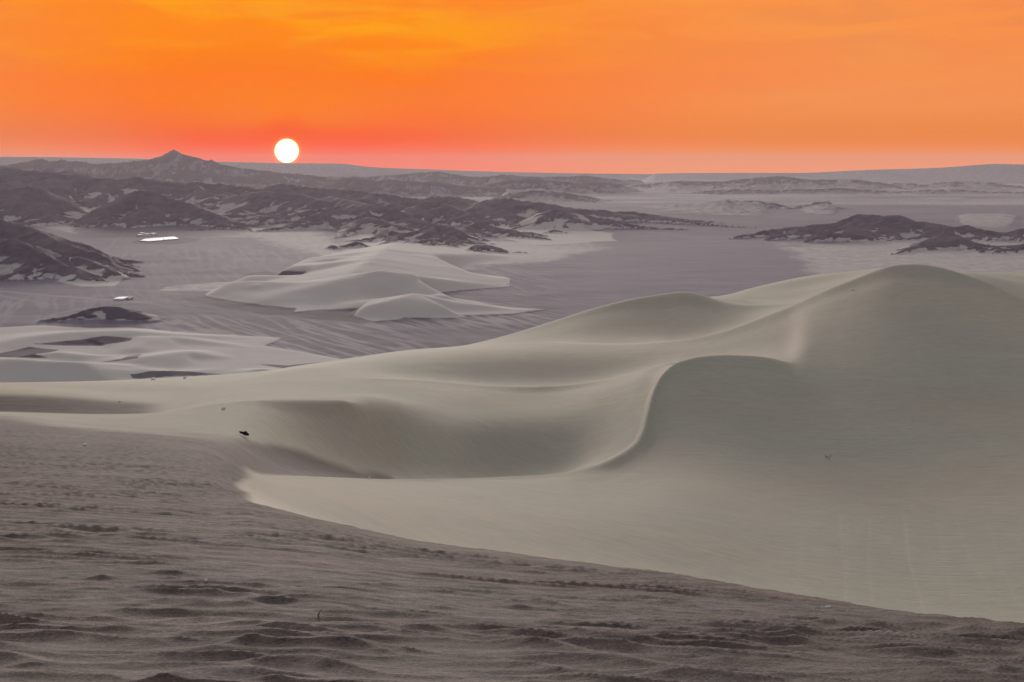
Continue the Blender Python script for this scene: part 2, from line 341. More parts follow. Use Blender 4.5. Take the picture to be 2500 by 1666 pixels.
kc((600, 1960), [(-2000, 934, 370), (0, 934, 370), (200, 931, 370), (400, 928, 370), (560, 925, 370), (700, 897, 370), (800, 882, 390), (900, 866, 410), (1000, 853, 435), (1126, 846, 450), (1158, 839, 455), (1275, 807, 463), (1381, 773, 466), (1487, 740, 468), (1594, 719, 467), (1679, 710, 462), (1711, 712, 458), (1729, 728, 452), (1764, 743, 444), (1838, 745, 438), (1896, 743, 430), (1953, 740, 420), (2068, 702, 418), (2177, 660, 418), (2355, 672, 420), (2500, 712, 418), (3200, 860, 400), (4500, 960, 380)])
kc(None, [(-2000, 975, 480), (0, 975, 480), (700, 930, 480), (1158, 870, 560), (1487, 770, 570), (1600, 745, 560), (1679, 728, 548), (1718, 714, 530), (1804, 711, 525), (1896, 718, 515), (1953, 717, 510), (2068, 692, 500), (2177, 662, 490), (2300, 660, 480), (2355, 661, 480), (2500, 690, 475), (3200, 830, 460), (4500, 930, 440)])
kc((1790, 2300), [(-2000, 1010, 600), (0, 1010, 600), (1158, 920, 700), (1600, 790, 660), (1679, 762, 640), (1750, 732, 590), (1804, 708, 550), (1867, 686, 545), (1953, 669, 542), (2010, 661, 540), (2097, 656, 540), (2177, 650, 545), (2251, 652, 565), (2355, 656, 560), (2500, 660, 550), (3200, 700, 530), (4500, 800, 520)])
kc((2200, 9999), [(-2000, 1080, 800), (0, 1080, 800), (1158, 980, 850), (1600, 840, 800), (1804, 760, 720), (2000, 690, 680), (2097, 676, 660), (2177, 660, 650), (2251, 631, 612), (2297, 617, 603), (2383, 606, 600), (2500, 602, 598), (3200, 620, 600), (4500, 700, 640)])

U = colspan(-80, 2580, 3.0, -1900, 4400, 60)
def near_knots(U):
    lo = []; ye = []
    for cr, pts in K:
        y, r = curve(pts, U); l = np.log(r)
        sharp = (sstep(1480, 1520, U) * (1 - sstep(1640, 1680, U)) + sstep(1890, 1915, U) * (1 - sstep(1965, 1990, U))) if len(ye) > 5 else 0 * U
        core = (U > -90) & (U < 2590)
        yb_, lb_ = gauss(y, 9, 0), gauss(l, 9, 0); ys_, ls_ = gauss(y, 2, 0), gauss(l, 2, 0)
        y = np.where(core, ys_ * sharp + yb_ * (1 - sharp), y); l = np.where(core, ls_ * sharp + lb_ * (1 - sharp), l)
        ye.append(y); lo.append(l)
    ye = np.array(ye); lo = np.array(lo)
    # right of the second big face everything between the grey slope and its ridge is one smooth slope
    i0, i1 = 7, 17
    w = sstep(1934, 1952, U)
    for k in range(i0 + 1, i1):
        s = (k - i0) / (i1 - i0)
        ye[k] = ye[k] * (1 - w) + w * (ye[i0] + (ye[i1] - ye[i0]) * s)
        lo[k] = lo[k] * (1 - w) + w * (lo[i0] + (lo[i1] - lo[i0]) * s)
    # down to the plain behind the last dune
    rl = np.exp(lo[-1])
    for rr, zz in ((950, -165), (1500, -302), (1800, -306)):
        lo = np.vstack([lo, np.full((1, len(U)), math.log(rr))]); ye = np.vstack([ye, np.full((1, len(U)), EY - zz / rr * F)])
    for k in range(1, len(lo)): lo[k] = np.maximum(lo[k], lo[k - 1] + 0.004)
    return ye, lo
def adj(lo, k, pts):
    # move a knot nearer/farther by a factor: steepens or flattens the face in front of it
    lo[k] = lo[k] + np.log(curve(pts, U)[0])
def near_surface(U, ROW):
    ye, lo = near_knots(U)
    lm = lo.copy()
    adj(lo, 10, [(-2000, 1), (960, 1), (1050, .988), (1127, .98), (1359, .985), (1450, .99), (1520, 1), (4500, 1)])
    adj(lo, 11, [(-2000, 1), (560, 1), (650, .965), (850, .96), (960, .965), (1127, .978), (1359, .985), (1500, 1), (4500, 1)])
    adj(lo, 16, [(-2000, 1), (860, 1), (960, .985), (1190, .978), (1480, .982), (1650, .99), (1800, 1), (4500, 1)])
    Kn = len(lo)
    m = np.zeros((2, Kn, len(U)))           # slopes before/after each knot
    m[0] = m[1] = pchip_slopes(lo, ye)
    cre = np.zeros((Kn, len(U)))
    cidx = [i for i, (c, p) in enumerate(K) if c]
    ends = [0] + cidx + [Kn - 1]
    for a, b in zip(ends[:-1], ends[1:]):
        if b - a < 1: continue
        ms = pchip_slopes(lo[a:b + 1], ye[a:b + 1])
        m[1, a:b] = ms[:-1]; m[0, a + 1:b + 1] = ms[1:]
    for i in cidx:
        c0, c1 = K[i][0]
        w = sstep(c0 - 30, c0 + 60, U) * (1 - sstep(c1 - 60, c1 + 30, U))
        cre[i] = w
        avg = 0.5 * (m[0, i] + m[1, i])
        tgt = m[0, i] if i == 7 else avg
        wr = w if i != 7 else np.where(U > 1900, w, sstep(540, 620, U))
        a0, a1 = m[0, i].copy(), m[1, i].copy()
        m[0, i] = a0 * w + np.where((U > 1500) & (i == 7), a0, avg) * (1 - w)
        m[1, i] = a1 * w + np.where((U > 1500) & (i == 7), a0, avg) * (1 - w)
    out = np.zeros((len(ROW), len(U))); keep = np.zeros_like(out)
    R2 = ROW[:, None]
    for k in range(Kn - 1):
        msk = (R2 >= lo[k][None]) & (R2 < lo[k + 1][None])
        if k == 0: msk |= R2 < lo[0][None]
        if k == Kn - 2: msk |= R2 >= lo[-1][None]
        v = herm(R2, lo[k][None], lo[k + 1][None], ye[k][None], ye[k + 1][None], m[1, k][None], m[0, k + 1][None])
        out = np.where(msk, v, out)
    for i in cidx:
        a = np.minimum(lo[i], np.minimum(np.roll(lo[i], 1), np.roll(lo[i], -1)))[None]
        b = np.maximum(lo[i], np.maximum(np.roll(lo[i], 1), np.roll(lo[i], -1)))[None]
        line = np.exp(-(np.maximum(np.maximum(a - R2, R2 - b), 0) / 0.007) ** 2) * cre[i][None]
        keep = np.maximum(keep, line)
    a = np.searchsorted(ROW, lo[7][np.argmin(np.abs(U - 1940))]); b = np.searchsorted(ROW, lo[17][np.argmin(np.abs(U - 1955))])
    jj = (U > 1932) & (U < 1955); pass
    keep = np.clip(gauss(gauss(keep, 4.0, 0), 3.0, 1) * 3.2, 0, 1)
    return out, keep, ye, lo

ROW = np.concatenate([np.linspace(math.log(2.5), math.log(6.5), 60)[:-1], np.arange(math.log(6.5), math.log(26), 0.0030), np.arange(math.log(26), math.log(62), 0.0042),
                      np.arange(math.log(62), math.log(480), 0.0042), np.arange(math.log(480), math.log(1800), 0.011)])
yim, keep, knY, knL = near_surface(U, ROW)
Rr = np.exp(ROW)[:, None] * np.ones((1, len(U)))
Xw = (U[None] - CX) / F * Rr
Z = -(yim - EY) / F * Rr
Zb = gauss(gauss(Z, 9.0, 0), 5.0, 1)
near_ok = sstep(5.0, 9.0, Rr)
Zs = gauss(gauss(Z, 0.9, 0), 2.2, 1)
Zc = gauss(gauss(Z, 12.0, 0), 20.0, 1)
_L = ROW[:, None]; _u = U[None]
fc = sstep(1990, 2080, _u) * (1 - sstep(-0.10, -0.04, _L - knL[17][None]))
fc = np.maximum(fc, sstep(0.12, 0.3, _L - knL[3][None]) * (1 - sstep(-0.10, -0.04, _L - knL[7][None])) * sstep(700, 900, _u))
fc = np.maximum(fc, sstep(1700, 1800, _u) * (1 - sstep(-0.10, -0.04, _L - knL[7][None])) * sstep(0.12, 0.3, _L - knL[3][None]))
Zb = Zc * fc + Zb * (1 - fc)
Z = Zs * keep + Zb * (1 - keep)
Z = Z * near_ok + (-(yim - EY) / F * Rr) * (1 - near_ok)

Z = Z + near_ok * sstep(60, 110, Rr) * (0.10 * fbm(Xw / 14, Rr / 30, 3, 611) + 0.03 * fbm(Xw / 2.5, Rr / 6, 3, 613)) * (1 - keep)
# dark coarse rippled sand: where it lies
e3 = knL[3]; e6 = knL[7]
L = ROW[:, None]
bnd = curve([(-2000, math.log(165)), (0, math.log(146)), (250, math.log(141)), (430, math.log(137)), (560, math.log(136)), (640, math.log(144)), (700, math.log(156)), (800, math.log(166)), (950, math.log(190)), (990, math.log(150)), (4500, math.log(100))], U)[0]
Uc = U[None]
wig = 0.05 * fbm(Xw / 6, Rr / 6, 3, 5) + 0.02 * fbm(Xw / 1.3, Rr / 1.3, 2, 8)
left = 1 - sstep(540, 600, Uc + wig * 500)
edge3 = e3[None] + 0.05
c_far = (1 - sstep(-0.035, 0.035, L - bnd[None] + wig))
front = 1 - sstep(-0.02, 0.05, L - edge3)
yl = curve([(-2000, 990), (0, 1019), (200, 1045), (430, 1057), (560, 1070), (620, 1080), (700, 1097), (800, 1133), (880, 1156), (950, 1172), (1000, 1215), (4500, 1400)], U)[0][None]
dk = sstep(-13, 13, yim - yl + 6 * fbm(Xw / 5, Rr / 9, 3, 5)) * (L < knL[11][None] - 0.02)
behind = sstep(-0.01, 0.03, L - e6[None]) * dk
tipy = np.minimum(575 + 55 * ((yim - 1186) / 26.0) ** 2, 600)
leftz = (1 - sstep(-16, 26, Uc - tipy + wig * 120)) * dk
coarse = np.clip(np.maximum(np.maximum(front, behind), leftz), 0, 1)
patch = sstep(-0.02, 0.01, L - knL[11][None]) * (1 - sstep(-0.02, 0.012, L - knL[13][None])) * (1 - sstep(330, 420, Uc))
coarse = np.maximum(coarse, patch * 0.95)

# wind ripples as real relief on the coarse sand
def saw(p, rise=0.42):
    f = p - np.floor(p)
    up = np.clip(f / rise, 0, 1); dn = np.clip((f - rise) / (1 - rise), 0, 1)
    return np.where(f < rise, up ** 2.6, (1 - dn) ** 1.4)
def ripple(lam, k, wx, wy, warp, seed, rise=0.42):
    p = (Rr + k * 2.5 * Xw + 0.09 * np.clip(Xw, 0, 4) ** 2) / lam + warp * fbm(Xw / wx, Rr / wy, 3, seed, 0.5)
    a = 0.55 + 0.75 * fbm(Xw / (wx * 0.8), Rr / (wy * 1.6), 2, seed + 50)
    return saw(p, rise) * np.clip(a, 0.0, 1.2)
rm = np.clip(1.25 * front + leftz + behind * 0.6, 0, 1) * (1 - sstep(80, 150, Rr) * 0.8)
far = sstep(14, 40, Rr)
rp1 = ripple(0.36, 0.10, 0.9, 1.0, 0.75, 11, 0.66)
rp2 = ripple(0.92, 0.14, 1.3, 1.9, 0.85, 23, 0.70)
rp4 = ripple(0.60, 0.20, 1.8, 2.4, 0.9, 47, 0.68)
rp3 = ripple(2.0, 0.10, 1.7, 3.2, 0.8, 37, 0.7)
nearf = 1 - sstep(9.5, 15, Rr)
rp5 = ripple(0.95, 0.26, 5.0, 2.6, 1.1, 57, 0.66)
rp6 = ripple(0.50, 0.22, 3.5, 2.0, 1.0, 67, 0.66)
fr = sstep(11, 24, Rr); edge_f = 1 - 0.6 * sstep(-0.22, -0.02, L - e3[None]) * sstep(600, 700, Uc)
rz = (1 - fr) * (0.024 * rp1 + 0.084 * rp2 * np.clip(0.9 + 0.7 * fbm(Xw / 1.6, Rr / 2.2, 3, 83), 0.25, 1.6) + 0.045 * rp4 + 0.028 * nearf * rp3)
rz += fr * (0.082 * rp5 + 0.032 * rp6 + 0.026 * rp2 * np.clip(0.6 + 1.2 * fbm(Xw / 2.5, Rr / 3, 3, 85), 0, 1.5)) * edge_f
rz += 0.005 * fbm(Xw / 0.5, Rr / 0.16, 3, 71) + 0.012 * fbm(Xw / 5, Rr / 3, 3, 77)
Z = Z + rm * rz
top_ = sstep(0.80, 1.15, rp2 * 0.7 + rp1 * 0.5 + 0.35 * fbm(Xw / 8, Rr / 5, 2, 91)) * rm
# tyre tracks that climb the pale slope
track = np.zeros_like(Z)
for xs, xe, w_, s_ in ((2052, 2068, 7, .8), (2062, 2085, 5, .5), (2118, 2128, 5, .6), (2200, 2252, 6, 1.0), (2290, 2330, 7, .5), (2330, 2415, 7, .4), (1975, 1925, 9, .35), (2400, 2500, 8, .4)):
    t = np.clip((yim - 1230) / 270.0, 0, 1)
    xc = xs + (xe - xs) * t ** 1.3 + 3 * np.sin(t * 7 + xs)
    if xs == 2330: xc = 2330 + 120 * t ** 1.5
    g_ = np.exp(-((Uc - xc) / w_) ** 2) * sstep(1215, 1300, yim) * (L > e3[None] + .1) * (L < e6[None])
    track = np.maximum(track, g_ * s_)
track *= 0.65 + 0.5 * fbm(Xw / 3, Rr / 3, 3, 301)
Z = Z - 0.025 * track
fine = (1 - coarse) * sstep(70, 100, Rr) * (1 - sstep(260, 330, Rr) * 0.8)
sand_dunes = grid_mesh('sand_dunes', Xw, Rr, Z + H, {'coarse': coarse, 'far_dark': sstep(24, 75, Rr) * np.clip(0.75 + 0.6 * fbm(Xw / 12, Rr / 25, 3, 207), 0, 1), 'fine_ripple': fine, 'track': np.clip(track, 0, 1), 'ripple_top': top_}, sand_material())

def dune_point(px, py):
    """where the ray through a pixel meets the near dunes (world point)"""
    j = int(np.argmin(np.abs(U - px)))
    yy = EY - Z[:, j] / Rr[:, j] * F
    for i in range(60, len(ROW)):
        if yy[i] <= py: break
    r = Rr[i, j]
    return ((px - CX) / F * r, r, Z[i, j] + H)

# ------------------------------------------------------------------ valley, hills, far ranges
U2 = colspan(-60, 2560, 3.6, -1400, 3900, 50)
ROW2 = np.concatenate([np.arange(math.log(1350), math.log(2500), 0.010), np.arange(math.log(2500), math.log(13500), 0.0034),
                       np.arange(math.log(13500), math.log(33000), 0.0050)])
R2 = np.exp(ROW2)[:, None] * np.ones((1, len(U2)))
X2 = (U2[None] - CX) / F * R2
V2 = EY + H * F / R2            # row at which the bare plain would be seen
UU = U2[None] * np.ones_like(R2)
Z2 = np.zeros_like(R2)
rock = np.zeros_like(R2); sandm = np.zeros_like(R2); bare = np.zeros_like(R2); tone = np.zeros_like(R2)

def wpt(px, py, h=0.0):
    Y = (H - h) * F / (py - EY)
    return ((px - CX) / F * Y, Y)
def poly_mask(poly, soft, wob=0.0, seed=0):
    """soft inside test in the plain's (column,row) coordinates; soft > 0 px"""
    p = np.array(poly, float)
    x0, x1 = p[:, 0].min() - 5 * soft - 10, p[:, 0].max() + 5 * soft + 10
    y0, y1 = p[:, 1].min() - 5 * soft - 10, p[:, 1].max() + 5 * soft + 10
    cj = np.where((U2 >= x0) & (U2 <= x1))[0]; ri = np.where((V2[:, 0] >= y0) & (V2[:, 0] <= y1))[0]
    M = np.zeros_like(R2)
    if len(cj) == 0 or len(ri) == 0: return M
    sl = np.ix_(ri, cj)
    px = UU[sl]; py = V2[sl]
    if wob:
        n = fbm(X2[sl] / 260, R2[sl] / 420, 4, seed + 400); n2 = fbm(X2[sl] / 260, R2[sl] / 420, 4, seed + 440)
        px = px + wob * 2.5 * n; py = py + wob * n2
    ins = np.zeros(px.shape, bool); dm = np.full(px.shape, 1e9)
    for a, b in zip(p, np.roll(p, -1, 0)):
        c = ((a[1] > py) != (b[1] > py))
        with np.errstate(divide='ignore', invalid='ignore'):
            xi = (b[0] - a[0]) * (py - a[1]) / (b[1] - a[1] + 1e-12) + a[0]
        ins ^= c & (px < xi)
        ex, ey = (b[0] - a[0]) * 0.35, b[1] - a[1]
        qx, qy = (px - a[0]) * 0.35, py - a[1]
        t = np.clip((qx * ex + qy * ey) / (ex * ex + ey * ey + 1e-9), 0, 1)
        dm = np.minimum(dm, np.hypot(qx - t * ex, qy - t * ey))
    sd_ = np.where(ins, dm, -dm)
    M[sl] = sstep(-soft, soft, sd_)
    return M

def rng(base, crest, rc, rough=0.5, scale=700, seed=0, back=0.35, rockness=1.0, sandy=0.5, fine_n=0.10, tonev=0.0, power=1.15, drape=0.5, sv=1.0):
    """a chain of hills: foot line on the plain, skyline with its distance, relief by ridged noise"""
    global Z2, rock, sandm, tone
    x0, x1 = min(p[0] for p in crest), max(p[0] for p in crest)
    cj = np.where((U2 >= x0 - 5) & (U2 <= x1 + 5))[0]
    u = U2[cj]
    yb = curve(base, u)[0]; yc, = curve(crest, u)[:1]
    rcv = curve(rc, u)[0] if isinstance(rc, list) else np.full(len(u), float(rc))
    rb = H * F / (yb - EY)
    rb = np.minimum(rb, rcv * 0.97)
    zc = H - (yc - EY) / F * rcv
    endw = sstep(x0 - 1, x0 + 30, u) * (1 - sstep(x1 - 30, x1 + 1, u)) if x0 > -500 or x1 < 3000 else 1.0
    zc = np.maximum(zc, 0)
    if 12000 < np.mean(rcv) < 28000: zc = zc * (1 + 0.10 * fbm(u / 34.0, u * 0 + seed, 3, seed + 5) + 0.07 * fbm(u / 9.0, u * 0 + seed, 2, seed + 6))
    if x0 > -1000: zc = zc * sstep(x0 - 2, x0 + 45, u)
    if x1 < 3000: zc = zc * (1 - sstep(x1 - 45, x1 + 2, u))
    r = R2[:, cj]; x = X2[:, cj]
    wx = fbm(x / scale, r / scale, 3, seed + 7) * 0.45; wy = fbm(x / scale + 9, r / scale, 3, seed + 9) * 0.45
    n = ridged(x / scale + wx, r / (scale * 1.35) + wy, 6, seed + 1)
    nb = ridged(x / (scale * .36) + wx, r / (scale * 0.55) + wy, 4, seed + 31)
    gul = ridged(x / (scale * .17) + 1.5 * wx, r / (scale * 0.62) + wy, 4, seed + 41)
    n = 0.55 * n + 0.22 * nb + 0.23 * gul
    s = (r - rb[None]) / (rcv - rb)[None]
    s = s + 0.22 * fbm(x / (scale * .8), r * 0 + seed, 3, seed + 77) * (s * (1 - s)).clip(0) * 4
    prof = np.clip(s, 0, 1) ** power
    bk = (r - rcv[None]) / (np.maximum(zc, 20)[None] / back)
    prof = np.where(s > 1, np.clip(1 - bk, 0, 1) ** 1.2, prof)
    free = 1 - np.exp(-((s - 1) / 0.13) ** 2) * 0.92             # keep the skyline where it was seen
    hgt = zc[None] * prof * (1 - rough * free * (1 - n) * 1.25)
    lin_ = ridged(x / (scale * .50) + 2 * wx, r / (scale * 1.0) + wy, 3, seed + 61)
    cut = sstep(0.60, 0.86, lin_) * free
    hgt = hgt * (1 - 0.30 * rough * cut)
    hgt = hgt * (1 + free * fine_n * (ridged(x / (scale * .16), r / (scale * .22), 3, seed + 51) - 0.5))
    hgt = np.where((s > 0), hgt, 0)
    zz = Z2[:, cj]; hit = hgt > zz + 0.5
    mk = sstep(0.5, 5, hgt - zz)
    # dark rock shows on the ribs, pale sand fills the gullies and laps over some slopes
    sn = fbm(x / (scale * 1.1), r / (scale * 0.9), 4, seed + 91)
    rib = n + 0.35 * sn - 0.12 * (1 - np.clip(s, 0, 1))
    sdy = curve([(a, b) for a, b in sandy], u)[0][None] if isinstance(sandy, list) else sandy
    rk = sstep(sdy - 0.16, sdy + 0.10, rib) * rockness
    rk = rk * (1 - 0.85 * cut * sstep(0.9, 0.3, s) - 0.35 * cut * sstep(0.3, 0.9, s))
    rk = np.maximum(rk, drape * rockness * np.exp(-((s - 1) / 0.10) ** 2))
    Z2[:, cj] = np.maximum(zz, hgt)
    rock[:, cj] = np.where(hit, rk * mk + rock[:, cj] * (1 - mk), rock[:, cj])
    sandm[:, cj] = np.where(hit, np.maximum(mk * (sv if np.min(rcv) < 10400 else 0.55), sandm[:, cj]), sandm[:, cj])
    tone[:, cj] = np.where(hit, tonev, tone[:, cj])

# far plateau, the long rise to the right, low dome
rng([(-1400, 442), (3900, 442)], [(-1400, 378), (0, 381), (300, 385), (500, 392), (700, 396), (840, 398), (870, 402), (920, 407), (1050, 412), (1180, 417), (1300, 420), (1500, 423), (1600, 424), (3900, 426)], 31500, 0.04, 5000, 1, 0.12, 0.5, 0.62, 0.02, 0.4, 1.8)
rng([(1500, 446), (3900, 446)], [(1560, 425), (1700, 422), (1950, 421), (2100, 415), (2300, 408), (2440, 399), (2500, 400), (2800, 394), (3900, 380)], 29500, 0.04, 4000, 2, 0.12, 0.0, 0.9, 0.03, 0.0, 1.5)
rng([(1630, 440), (1720, 440)], [(1636, 424), (1650, 418.5), (1668, 415.5), (1682, 418), (1698, 424)], 32000, 0.03, 3000, 3, 0.3, 0.6, 0.3, 0.02, 0.3, 1.0)
# far ranges
rng([(-1400, 480), (0, 480), (300, 482), (600, 480), (800, 478), (1150, 476)], [(-1400, 400), (-300, 396), (0, 402), (69, 393), (96, 385), (119, 391), (188, 391), (240, 399), (289, 395), (321, 393), (361, 388), (376, 385), (388, 386), (405, 372), (421, 363), (444, 371), (473, 386), (499, 393), (517, 387), (542, 400), (592, 409), (636, 413), (690, 420), (760, 425), (800, 432), (900, 436)], 19000, 0.45, 520, 4, 0.3, 0.8, 0.36, 0.05, 0.4, 1.2)
rng([(690, 462), (1600, 468)], [(700, 436), (820, 430), (930, 428), (985, 423), (1027, 419), (1050, 420), (1074, 417), (1107, 424), (1150, 430), (1200, 429), (1232, 424), (1260, 428), (1330, 431), (1420, 428), (1450, 433), (1600, 440)], 21500, 0.7, 600, 5, 0.3, 0.55, 0.50, 0.06, 0.4, 1.2)
rng([(330, 476), (700, 476)], [(330, 440), (360, 428), (400, 420), (455, 416), (520, 424), (600, 432), (650, 436), (700, 446)], 18500, 0.7, 500, 55, 0.3, 0.8, 0.45, 0.05, 0.3, 1.2)
rng([(780, 478), (1300, 482)], [(780, 452), (810, 442), (836, 435), (861, 431), (885, 436), (915, 440), (950, 436), (990, 441), (1040, 444), (1070, 442), (1120, 450), (1200, 455), (1300, 460)], 17000, 0.7, 420, 6, 0.3, 0.8, 0.46, 0.06, 0.35, 1.2)
rng([(1200, 500), (1660, 500)], [(1200, 470), (1260, 462), (1300, 458), (1360, 462), (1400, 470), (1440, 478), (1480, 488), (1660, 496)], 14500, 0.7, 420, 7, 0.3, 0.45, 0.50, 0.06, 0.3, 1.2)
rng([(1500, 474), (3900, 484)], [(1500, 452), (1600, 446), (1650, 440), (1758, 441), (1867, 429), (1903, 427), (1975, 435), (2050, 436), (2102, 436), (2156, 450), (2192, 444), (2260, 448), (2336, 440), (2420, 444), (2500, 455), (3900, 450)], 20500, 0.8, 520, 8, 0.3, 0.5, 0.55, 0.08, 0.3, 1.0)
rng([(1480, 528), (2120, 534)], [(1480, 520), (1540, 508), (1600, 502), (1660, 498), (1722, 494), (1769, 486), (1810, 489), (1852, 488), (1874, 503), (1917, 514), (1950, 503), (1975, 496), (2018, 490), (2047, 507), (2083, 520), (2120, 528)], 12600, 0.75, 330, 9, 0.3, 0.4, 0.55, 0.07, 0.3, 1.1)
rng([(2080, 500), (3900, 510)], [(2080, 492), (2200, 484), (2340, 482), (2400, 489), (2500, 486), (3900, 480)], 15500, 0.8, 300, 99, 0.3, 0.45, 0.50, 0.08, 0.4, 1.1)
rng([(2270, 575), (3900, 580)], [(2270, 552), (2318, 532), (2372, 522), (2444, 522), (2520, 532), (2700, 540), (3900, 540)], 10500, 0.35, 500, 10, 0.3, 0.10, 0.72, 0.05, 0.2, 1.1)
# left middle-distance dark ridge
rng([(-1400, 470), (350, 470)], [(-1400, 380), (-300, 390), (0, 396), (36, 398), (61, 404), (90, 401), (119, 400), (152, 410), (170, 404), (195, 416), (215, 418), (235, 426), (270, 432), (350, 445)], 15500, 0.6, 450, 12, 0.35, 1.0, 0.25, 0.06, 0.0, 1.2)
# dark ranges built from real ridge lines -----------------------------------
def W3(px, py, Y):
    return ((px - CX) / F * Y, Y, H - (py - EY) / F * Y)
def ridge_rock(P, slope=0.42, cover=0.75, seed=0, gul=0.16, warp=1.0, soft=0.16):
    """a rocky ridge: P world points (x,y,height); flanks fall straight away, cut by gullies running down them"""
    global Z2, rock, sandm
    xs = [p[0] for p in P]; ys = [p[1] for p in P]; hm = max(p[2] for p in P); reach = hm / slope * 1.15 + 40
    y0, y1 = max(min(ys) - reach, 1400), max(ys) + reach
    ri = np.where((R2[:, 0] > y0) & (R2[:, 0] < y1))[0]
    ulo = min(CX + (min(xs) - reach) / q * F for q in (y0, y1)); uhi = max(CX + (max(xs) + reach) / q * F for q in (y0, y1))
    cj = np.where((U2 > ulo) & (U2 < uhi))[0]
    if len(ri) < 2 or len(cj) < 2: return
    sl_ = np.ix_(ri, cj); x = X2[sl_]; y = R2[sl_]
    x = x + warp * WN[0][sl_]; y = y + warp * WN[1][sl_]
    dmin = np.full(x.shape, 1e9); hh = np.zeros_like(x); tl = np.zeros_like(x); sd_ = np.zeros_like(x); run = 0.0
    for (ax, ay, ah), (bx, by, bh) in zip(P[:-1], P[1:]):
        ex, ey = bx - ax, by - ay; l2 = ex * ex + ey * ey + 1e-6; ln = math.sqrt(l2)
        t = np.clip(((x - ax) * ex + (y - ay) * ey) / l2, 0, 1)
        d = np.hypot(x - ax - t * ex, y - ay - t * ey); new = d < dmin
        dmin = np.where(new, d, dmin); hh = np.where(new, ah + (bh - ah) * t, hh); tl = np.where(new, run + t * ln, tl)
        sd_ = np.where(new, np.sign(ex * (y - ay) - ey * (x - ax)), sd_); run += ln
    q = dmin * slope / np.maximum(hh, 1.0)
    qq = np.clip(q, 0, 1.4)
    g1 = gnoise(tl / 62 + sd_ * 7.3 + 0.4 * qq, qq * 1.1 + seed * 1.7, seed); g2 = gnoise(tl / 24 + sd_ * 3.1, qq * 1.6 + seed, seed + 5)
    g = 0.65 * g1 + 0.35 * g2
    h = hh * (1 - q) + hh * gul * g * np.sin(np.pi * np.clip(q, 0, 1)) * 1.6
    h = np.where(q < 1, h, 0)
    cur = Z2[sl_]; up_ = h > cur + 0.3
    mk = sstep(0.3, 4.0, h - cur)
    v = cover * 0.58 - 0.03 - qq + 0.62 * g + 0.20 * WN[2][sl_]
    rk = sstep(-soft * 1.6, soft * 1.6, v)
    Z2[sl_] = np.maximum(cur, h)
    rock[sl_] = np.where(up_, rk * mk + rock[sl_] * (1 - mk), rock[sl_])
    sandm[sl_] = np.where(up_, np.maximum(sandm[sl_] * (1 - mk), mk * (0.64 if min(ys) < 12000 else 0.42)), sandm[sl_])
WN = [26 * fbm(X2 / 210, R2 / 210, 4, 501) + 7 * fbm(X2 / 45, R2 / 45, 2, 502), 34 * fbm(X2 / 230 + 5, R2 / 230, 4, 503) + 8 * fbm(X2 / 50, R2 / 50, 2, 504), fbm(X2 / 420, R2 / 420, 4, 505)]
def resample(P, step):
    out = [P[0]]
    for a, b in zip(P[:-1], P[1:]):
        n = max(1, int(math.hypot(b[0] - a[0], b[1] - a[1]) / step))
        for k in range(1, n + 1): out.append(tuple(a[c] + (b[c] - a[c]) * k / n for c in range(3)))
    return out
def tree(crest, gap, seed, bias=0.0, spread=0.55, slope=0.42, cover=0.8, length=1.0, sub=3, back=True, sandzone=None, mainlen=2400):
    """main crest seen as skyline, spurs descending towards the viewer, side spurs from those"""
    rd = random.Random(seed)
    P = resample([W3(*c) for c in crest], gap)
    ridge_rock(P, slope, cover, seed)
    k = 0
    for i in range(0, len(P) - 1):
        x0, y0, h0 = P[i]
        if h0 < 18: continue
        u0 = CX + x0 / y0 * F
        cv = cover
        if sandzone: cv = cover * float(np.interp(u0, [z[0] for z in sandzone], [z[1] for z in sandzone]))
        L_ = mainlen * length * rd.uniform(0.55, 1.05) * min(1.0, h0 / 120.0 + 0.25); a = bias + rd.uniform(-spread, spread)
        n = 7; x, y, h = x0, y0, h0 * rd.uniform(0.86, 0.97); S_ = [(x, y, h)]; hs = h
        for q in range(1, n + 1):
            a2 = a + 0.5 * math.sin(q * 1.3 + seed + i * 2.1) * rd.uniform(0.3, 1)
            x += math.sin(a2) * L_ / n; y -= math.cos(a2) * L_ / n
            f = 1 - q / n
            h = hs * (0.62 * f ** 1.15 + 0.38 * f ** 2.6) * rd.uniform(0.90, 1.12) + (rd.uniform(0, 10) if q < n else 0)
            # never taller than the skyline behind it
            lim = H - (y / y0) * (H - h0) - 4
            S_.append((x, y, max(0.5, min(h, max(lim, h * 0.75)))))
        ridge_rock(S_, slope * rd.uniform(0.9, 1.15), cv, seed + i * 3 + 1)
        for b_ in range(sub):
            m = rd.randint(1, 4); bx, by, bh = S_[m]
            if bh < 12: continue
            sg = rd.choice((-1, 1)); a3 = a + sg * rd.uniform(0.55, 1.05); l3 = L_ * rd.uniform(0.16, 0.34); T_ = [(bx, by, bh * 0.94)]
            for q in range(1, 4):
                a4 = a3 + rd.uniform(-0.25, 0.25)
                bx += math.sin(a4) * l3 / 3; by -= math.cos(a4) * l3 / 3; T_.append((bx, by, max(0.5, bh * (1 - q / 3) ** 1.2)))
            ridge_rock(T_, slope * 1.1, cv, seed + i * 7 + b_ + 40)
